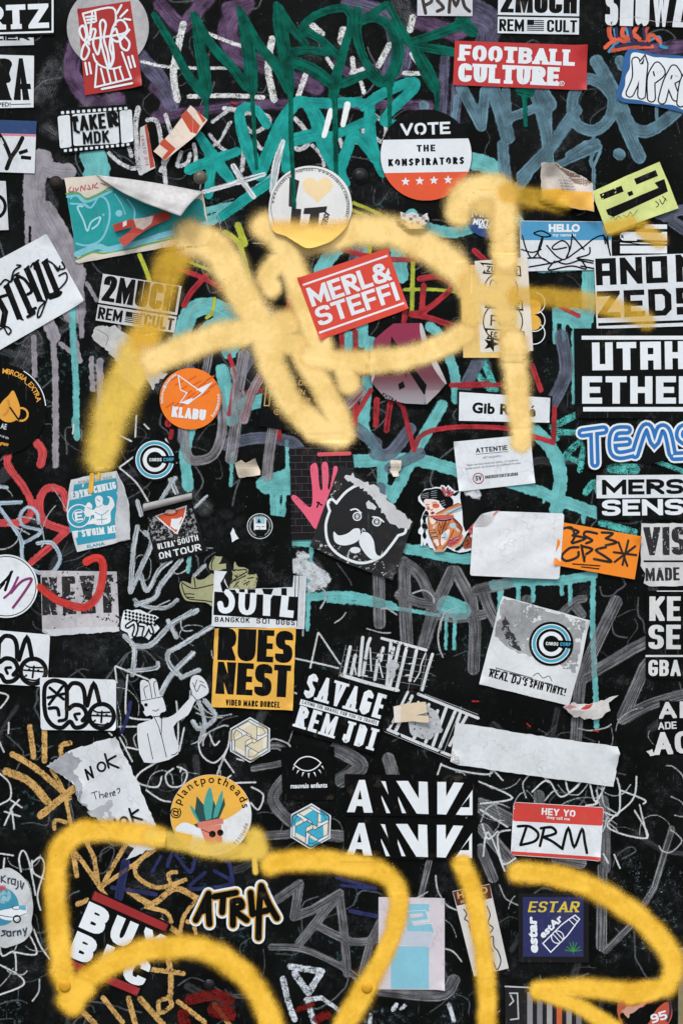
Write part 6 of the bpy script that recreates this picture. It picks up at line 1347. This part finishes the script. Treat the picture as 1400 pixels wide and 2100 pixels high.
k = K('sticker', 'black sticker with cut apart white capitals, lower of the two', group='cut apart capital stickers', at=(705, 1675)); anwa(k); k.done()
k = K('sticker', 'red and white name label with three black marker capitals', lift=curl((1229, 1765, 24, 7), (1052, 1644, 14, 4)))
k.paper(roundpoly('1052,1644 1237,1655 1229,1765 1046,1753', 6), WW); rr = stock((204, 66, 58), .45, .2, .1); k.poly('red_header', roundpoly('1053,1645 1236,1656 1234,1693 1050,1683', 5), rr); k.poly('red_footer', '1047,1745 1230,1757 1229,1764 1047,1752', rr)
cap(k, 'lettering', 'HEY YO', 1109, 1670, 1178, 1675, 14, WI, .24, .2, .35, gap=.12); txt(k, 'lettering', 'they call me', 1119, 1678, 1167, 1682, 6, WI, .02)
k.lines('tag', '1078,1696 1070,1720 1066,1732|1061,1694 1084,1694 1102,1708 1096,1724 1068,1732|1114,1700 1106,1734|1108,1698 1130,1696 1138,1708 1112,1716|1112,1716 1130,1724 1152,1740|1152,1738 1164,1698 1176,1736 1192,1700 1198,1728 1202,1748', 5.6, INK); k.done()
k = K('sticker', 'pale pinkish sheet with a light blue column and folded ribbon under a yellow arc', lift=curl((911, 2029, 22, 7), (911, 1841, 16, 4)))
k.paper('776,1839 911,1841 911,2029 775,2028', stock((206, 200, 206), .6, .4, .08)); pb = stock((130, 190, 208), .55, .3, .08); pw = stock((186, 196, 208), .55, .3, .08)
k.poly('column', '801,1940 879,1940 879,2027 801,2027', pb); k.poly('ribbon_top', '836,1853 879,1853 879,1868 836,1868', pb)
k.poly('ribbon', '833,1868 872,1866 878,1886 846,1890 848,1898 884,1893 889,1910 834,1908', pb); k.poly('ribbon', '838,1874 866,1872 868,1878 842,1882', stock((206, 202, 208))); k.poly('ribbon', '842,1888 878,1884 880,1890 848,1896', stock((200, 204, 212))); k.poly('ribbon', '826,1908 889,1910 880,1938 820,1938', pw); k.lines('outline', '833,1868 872,1866 880,1888 846,1892|846,1896 884,1893 890,1910 880,1940 818,1938 830,1896', .9, WI, False); k.done()
k = K('sticker', 'tilted brown headed name label with black bubble outline, sprayed yellow down its middle')
k.paper('927,1827 1003,1812 1042,1985 971,2002', stock((206, 206, 202), .5, .3, .1)); k.poly('brown_header', '928,1828 1003,1813 1008,1841 936,1857', stock((84, 38, 26), .5, .3, .2)); txt(k, 'lettering', 'HELLO', 938, 1842, 1000, 1830, 13, stock((200, 160, 110)), .04); txt(k, 'lettering', 'MY NAME IS', 944, 1852, 996, 1842, 6, stock((190, 150, 110)), .02)
k.lines('tag', '950,1864 956,1874 952,1884 960,1890 964,1906 974,1914 970,1928 978,1946 976,1966 984,1982|998,1858 1004,1876 1000,1892 1010,1902 1004,1912|1004,1922 1010,1920 1012,1940 1020,1950 1026,1970 1018,1988 1010,1972 1004,1982|956,1862 966,1858|1002,1938 1010,1950', 2.4, INK); k.done()
k = K('sticker', 'black bordered navy square with yellow and white words, bottle drawing and green leaf')
k.paper('1062,1832 1206,1830 1206,1973 1062,1973', stock((17, 17, 19), .35, .2, .1)); k.poly('navy_field', '1071,1839 1195,1839 1195,1961 1071,1961', stock((38, 44, 92), .45, .2, .1)); ye = stock((208, 186, 60))
cap(k, 'lettering', 'ESTAR', 1081, 1870, 1184, 1870, 22, ye, .22, .14, .25, slab=.12, gap=.16, shear=.22); txt(k, 'lettering_white', 'estar', 1101, 1953, 1098, 1878, 18, WI, .05, .1); txt(k, 'lettering_white', 'estAr', 1112, 1924, 1154, 1884, 14, WI, .045, .1)
k.line('bottle', '1112,1934 1150,1896 1166,1884 1178,1876 1187,1884 1178,1896 1168,1910 1162,1918 1128,1952', 2.4, WI, False, True); k.line('bottle', '1112,1934 1128,1952', 2.4, WI, False); k.disc('bottle', 1142, 1920, 12, stock((38, 44, 92))); k.ring('bottle', 1142, 1921, 12.5, 2, WI); k.lines('bottle', '1132,1914 1148,1932|1138,1910 1153,1926|1166,1886 1178,1898|1172,1880 1184,1890', 1.8, WI, False)
for a in (-80, -50, -25, 0, 25, 50, 80): k.line('leaf', [(1174, 1950), (1174 + 17 * math.sin(R(a)), 1950 - 17 * math.cos(R(a)) * (1.15 if abs(a) < 30 else .8))], 1.8, stock((60, 140, 60)), False)
k.line('leaf', '1174,1950 1174,1956', 1.2, stock((60, 140, 60)), False); k.done()
k = K('sticker', 'grey and orange striped sticker cut by the bottom edge under yellow spray')
k.paper('1035,2024 1206,2034 1206,2140 1035,2140', stock((24, 24, 26), .5, .3, .2))
for i, c in enumerate(((150, 150, 154), (130, 130, 134), (160, 158, 158), (196, 96, 60), (150, 146, 144), (120, 118, 118))): k.rect('stripe', 1080 + i * 20, 2034, 1091 + i * 20, 2140, stock(c, .5, .3, .2))
k.lines('outline', '1044,2036 1060,2036 1062,2088 1046,2090|1035,2022 1200,2030|1046,2040 1052,2052 1044,2060', 3, GRY, False); k.done()
k = K('round_sticker', 'torn round orange sticker with a dark numbered rim at the lower right')
k.paper(circ(1320, 2068, 56), stock((186, 92, 60), .5, .5, .3, wear=0)); k.poly('torn_black', ragged('1270,2080 1310,2066 1360,2040 1376,2060 1340,2084 1300,2124 1280,2124', 2, 6, 4), BK2); k.poly('number_field', smooth(pts('1340,2076 1364,2054 1376,2066 1374,2090 1352,2118 1330,2118'), 4, True), stock((188, 80, 60))); cap(k, 'lettering', '95', 1336, 2098, 1368, 2088, 18, WI, .26, .2, .35); k.ring('rim', 1320, 2068, 53, 5, stock((40, 44, 66)), -40, 30); k.poly('torn_white', ragged('1272,2072 1284,2064 1300,2062 1330,2048 1320,2060 1290,2078 1286,2088', 2, 5, 3), stock((196, 150, 130), .6, .6)); k.done()
# red brush stroke over the scraped sticker, green drips over the heart sticker
redb = paint((202, 62, 56), 1.6, 5, dry=.35, dsize=2.4, soft=.9, wash=.14)
tag_paint('red brush stroke across the scraped white sticker', redb, [(16, '178,1152 196,1144 210,1150 212,1178 202,1220 178,1244 150,1242 114,1228 84,1204')], 3, conform=.0002)
tag_paint('yellow drip over the torn turquoise print sticker', paint((226, 178, 62), 1, 5, soft=.9), [(9, '190,974 187,1008', 'l'), (7, '204,972 203,980', 'l')], 3, conform=.0003)

# ------------------------------------------------------------ yellow spray
pale = spray((248, 212, 128), .16, .97, c2=(252, 219, 144)); gold_s = spray((244, 190, 54), .17, .97, c2=(248, 199, 72))
thin_s = spray((248, 210, 92), .17, .80); haze_s = spray((238, 190, 58), .17, .60)
SPR = dict(name='spray_paint', mode='spray', prof=soft_profile)
tag_paint('golden translucent spray leg of the upper left letter', thin_s, [(70, '292,700 268,760,82 238,830,84 218,890,74 206,940,62', 's'), (50, '300,690 262,770')], 3.2, conform=.00012, **SPR)
tag_paint('thin see-through yellow spray over the worn flag sticker', haze_s, [(66, '366,516 342,570 320,630 300,690')], 3.2, conform=.00014, **SPR)
tag_paint('pale yellow sprayed letter with a diagonal and crossbar, upper left', pale, [
 (72, '392,486 446,514 482,576 526,650 546,700,66 562,760,60 594,822,58 642,872,60 692,896,54'), (60, '316,740 380,714 450,690 520,678 590,664'), (52, '612,706 652,780 690,850 704,890'), (44, '640,884 700,900'), (50, '520,672 560,698 600,704')], 3.2, conform=.00016, **SPR)
tag_paint('pale yellow sprayed bowl letter in the upper middle', pale, [
 (64, '545,466 592,486,62 650,492,62 700,482,64 750,474,66 820,482 880,510 930,548 956,590,44'), (56, '576,498 600,550 620,612 642,672 664,730'), (48, '556,588 548,568 566,540'), (50, '952,686 900,712 830,734 770,742 700,742 640,730'), (50, '702,740 714,786')], 3.2, conform=.00020, **SPR)
tag_paint('pale yellow sprayed upright with a curled top, upper right', pale, [(58, '938,436 944,408 970,390 1010,384 1034,402'), (54, '1034,400 1034,470 1036,530'), (54, '1050,700 1058,780 1064,850,48 1068,904,44')], 3.2, conform=.00024, **SPR)
tag_paint('thin yellow spray over the crest poster and the round blue sticker', spray((248, 212, 124), .17, .80), [(52, '1034,520 1032,600 1040,680 1052,730'), (62, '985,410 1010,420 1030,440'), (44, '1030,450 1022,470'), (46, '960,600 1000,606 1040,620'), (44, '962,580 966,650')], 3.2, conform=.00022, **SPR)
tag_paint('golden sideways spray arm running onto the square letters', haze_s, [(42, '1040,396 1090,406 1150,416'), (40, '1060,608 1120,610 1200,618 1260,632'), (36, '1240,630 1300,646 1324,658'), (34, '1316,470 1350,494', 's'), (30, '1250,470 1290,458'), (30, '1290,644 1320,654')], 3.2, conform=.00028, **SPR)
tag_paint('golden yellow sprayed arch letter at the lower left', gold_s, [
 (46, '128,1996 122,1920 114,1820 122,1750 160,1708 230,1704 320,1714'), (50, '140,2050 180,2006 240,1970 300,1948 370,1940 430,1950 488,1988 534,2044 560,2110'), (50, '128,1990 146,2034'), (44, '176,2024 150,2060')], 3.2, conform=.00016, **SPR)
tag_paint('thin golden spray bar across the round plant sticker', thin_s, [(38, '310,1714 370,1726 440,1742 530,1746'), (46, '522,1718 528,1744'), (12, '522,1760 524,1788', 'l')], 3.2, conform=.00020, **SPR)
tag_paint('golden yellow sprayed hook at the bottom middle', gold_s, [(46, '556,1770 640,1762 730,1774 794,1796,42 818,1840,40 808,1900,40 780,1970,38 746,2030 706,2100')], 3.2, conform=.00016, **SPR)
tag_paint('golden yellow sprayed upright through the brown header label', gold_s, [(40, '946,1772 970,1830 984,1910 994,1990 998,2060 998,2120')], 3.2, conform=.00016, **SPR)
tag_paint('golden yellow sprayed bowl at the lower right corner', gold_s, [(46, '1062,1788 1140,1796 1220,1824 1300,1874 1356,1930 1378,1980 1366,2022'), (42, '1366,2022 1290,2034 1200,2026 1104,2030'), (34, '1110,2034 1180,2060 1230,2090 1260,2110'), (30, '1290,2046 1340,2036')], 3.2, conform=.00016, **SPR)

# ------------------------------------------------------------ stickers put on after the spray
HM += .0003
# I heart
def lift_it(x, y):
    t = max(0, (y - 440) / 70); return 2 + 10 * t * t + 5 * max(0, (abs(x - 636) - 50) / 36) * t
k = K('round_sticker', 'round white sticker with a cream heart and bold black letters, lower rim peeling', lift=lift_it, gap=.0001)
k.paper(smooth(pts('636,341 680,352 712,384 722,427 714,456 706,472 686,492 668,502 633,512 608,500 586,486 560,474 551,430 562,384 594,352'), 5, True), stock((222, 224, 222), .4, .25, .08), grid=6)
heart = [(651 + 31 * .0625 * 16 * math.sin(t) ** 3 , 388 - 1.9 * (13 * math.cos(t) - 5 * math.cos(2 * t) - 2 * math.cos(3 * t) - math.cos(4 * t))) for t in np.linspace(0, 2 * math.pi, 48, endpoint=False)]
k.poly('heart', heart, stock((234, 212, 164), .5, .2, .08))
bold = stock((28, 26, 26), .45, .2, .1)
k.poly('lettering', '594,364 614,372 604,428 592,424', bold); k.poly('lettering', '598,428 618,430 616,450 608,486 594,480', bold)
k.poly('lettering', '624,428 671,424 668,436 655,438 652,462 646,484 630,484 636,440 622,440', bold)
txt(k, 'lettering', 'ISEZ', 667, 434, 655, 474, 10, bold, .05, .3); k.ring('rim', 636, 426, 80, 1.0, INK, 150, 390); arc(k, 'rim', 'WWW.STICKERS.COM/THETICKS - WWW.FACEBOOK.COM/STICKERS', 636, 426, 74.5, 185, 375, 4, INK, .03)
def dipm():
    n = N('overspray_on_disc'); sp = n('ShaderNodeSeparateXYZ'); n.link(n.px, sp.inputs[0])
    zz = lambda py: (ZC / S + (1050 - py))
    e = n.math('ADD', n.math('MULTIPLY_ADD', n.math('SUBTRACT', n.noise(1.8, 2, rough=.75), .5), 40., sp.outputs[2]), n.math('MULTIPLY', n.math('SUBTRACT', n.noise(40, 2), .5), 26.))
    n.link(lin((252, 206, 108)), n.b.inputs['Base Color']) if False else None
    n.b.inputs['Base Color'].default_value = lin((252, 206, 104)); n.b.inputs['Roughness'].default_value = .5; n.b.inputs['Specular IOR Level'].default_value = .25
    n.alpha(n.step(e, zz(484), zz(440), .97, 0.)); return n.m
dip = [p for p in smooth(pts('722,427 714,456 706,472 686,492 668,502 633,512 608,500 586,486 560,474 551,430'), 5)]
k.d += .00004; k.paper(dip, dipm(), part='overspray', th=0, grid=6); k.plabel['overspray'] = 'yellow spray on the lower rim'; k.done()
tag_paint('dark green drip running onto the round heart sticker', green, [(8, '600,345 602,390 603,424', 'l'), (9, '603,418 603,426', 'l')], 2, conform=.0001)
k = K('sticker', 'tilted bright red sticker with two rows of bold white letters between white rules', lift=curl((609, 571, 22, 6), (837, 634, 26, 7), (656, 698, 20, 5)))
k.paper('609,571 794,509 837,634 656,698', stock((214, 70, 52), .45, .2, .06))
k.add('rule', WI, ribbon([(621, 585), (794, 525)], 4, cap='butt')); k.add('rule#2', WI, ribbon([(654, 683), (828, 622)], 4, cap='butt'))
cap(k, 'lettering', 'MERL&', 640, 630, 804, 574, 40, WI, .23, .185, .4, gap=.07); cap(k, 'lettering', 'STEFFI', 655, 670, 820, 615, 39, WI, .23, .185, .42, gap=.08); k.done()
k = K('round_sticker', 'round orange sticker with a white paper bird and bold white lettering')
k.paper(circ(391, 818, 63, 80), stock((236, 124, 34), .42, .2, .06)); oo = stock((216, 96, 28), .42, .2)
for i in range(9): k.line('hatching', [(342 + i * 11, 836 - i * 7 + (i % 3) * 8), (356 + i * 11, 826 - i * 7 + (i % 3) * 8)], 4, oo, False); k.line('hatching', [(352 + i * 9, 780 + (i % 4) * 10), (366 + i * 9, 772 + (i % 4) * 10)], 3.4, oo, False)
k.line('bird', '366,770 371,800 384,806 370,826 394,822 416,806 366,770', 2.2, WI, False); k.line('bird', '416,806 436,784 404,800', 2.2, WI, False); k.poly('bird', '436,784 416,806 404,800 412,796', WI); k.poly('bird', '370,826 396,816 394,824 386,830', WI)
cap(k, 'lettering', 'KLABU', 352, 855, 421, 863, 22, WI, .28, .22, .25, gap=.07); arc(k, 'small_print', 'followus@theklabu', 391, 818, 56, 170, 240, 5, WI, .04); arc(k, 'small_print', 'www.klabu.org', 391, 818, 56, 350, 400, 5, WI, .04); k.done()
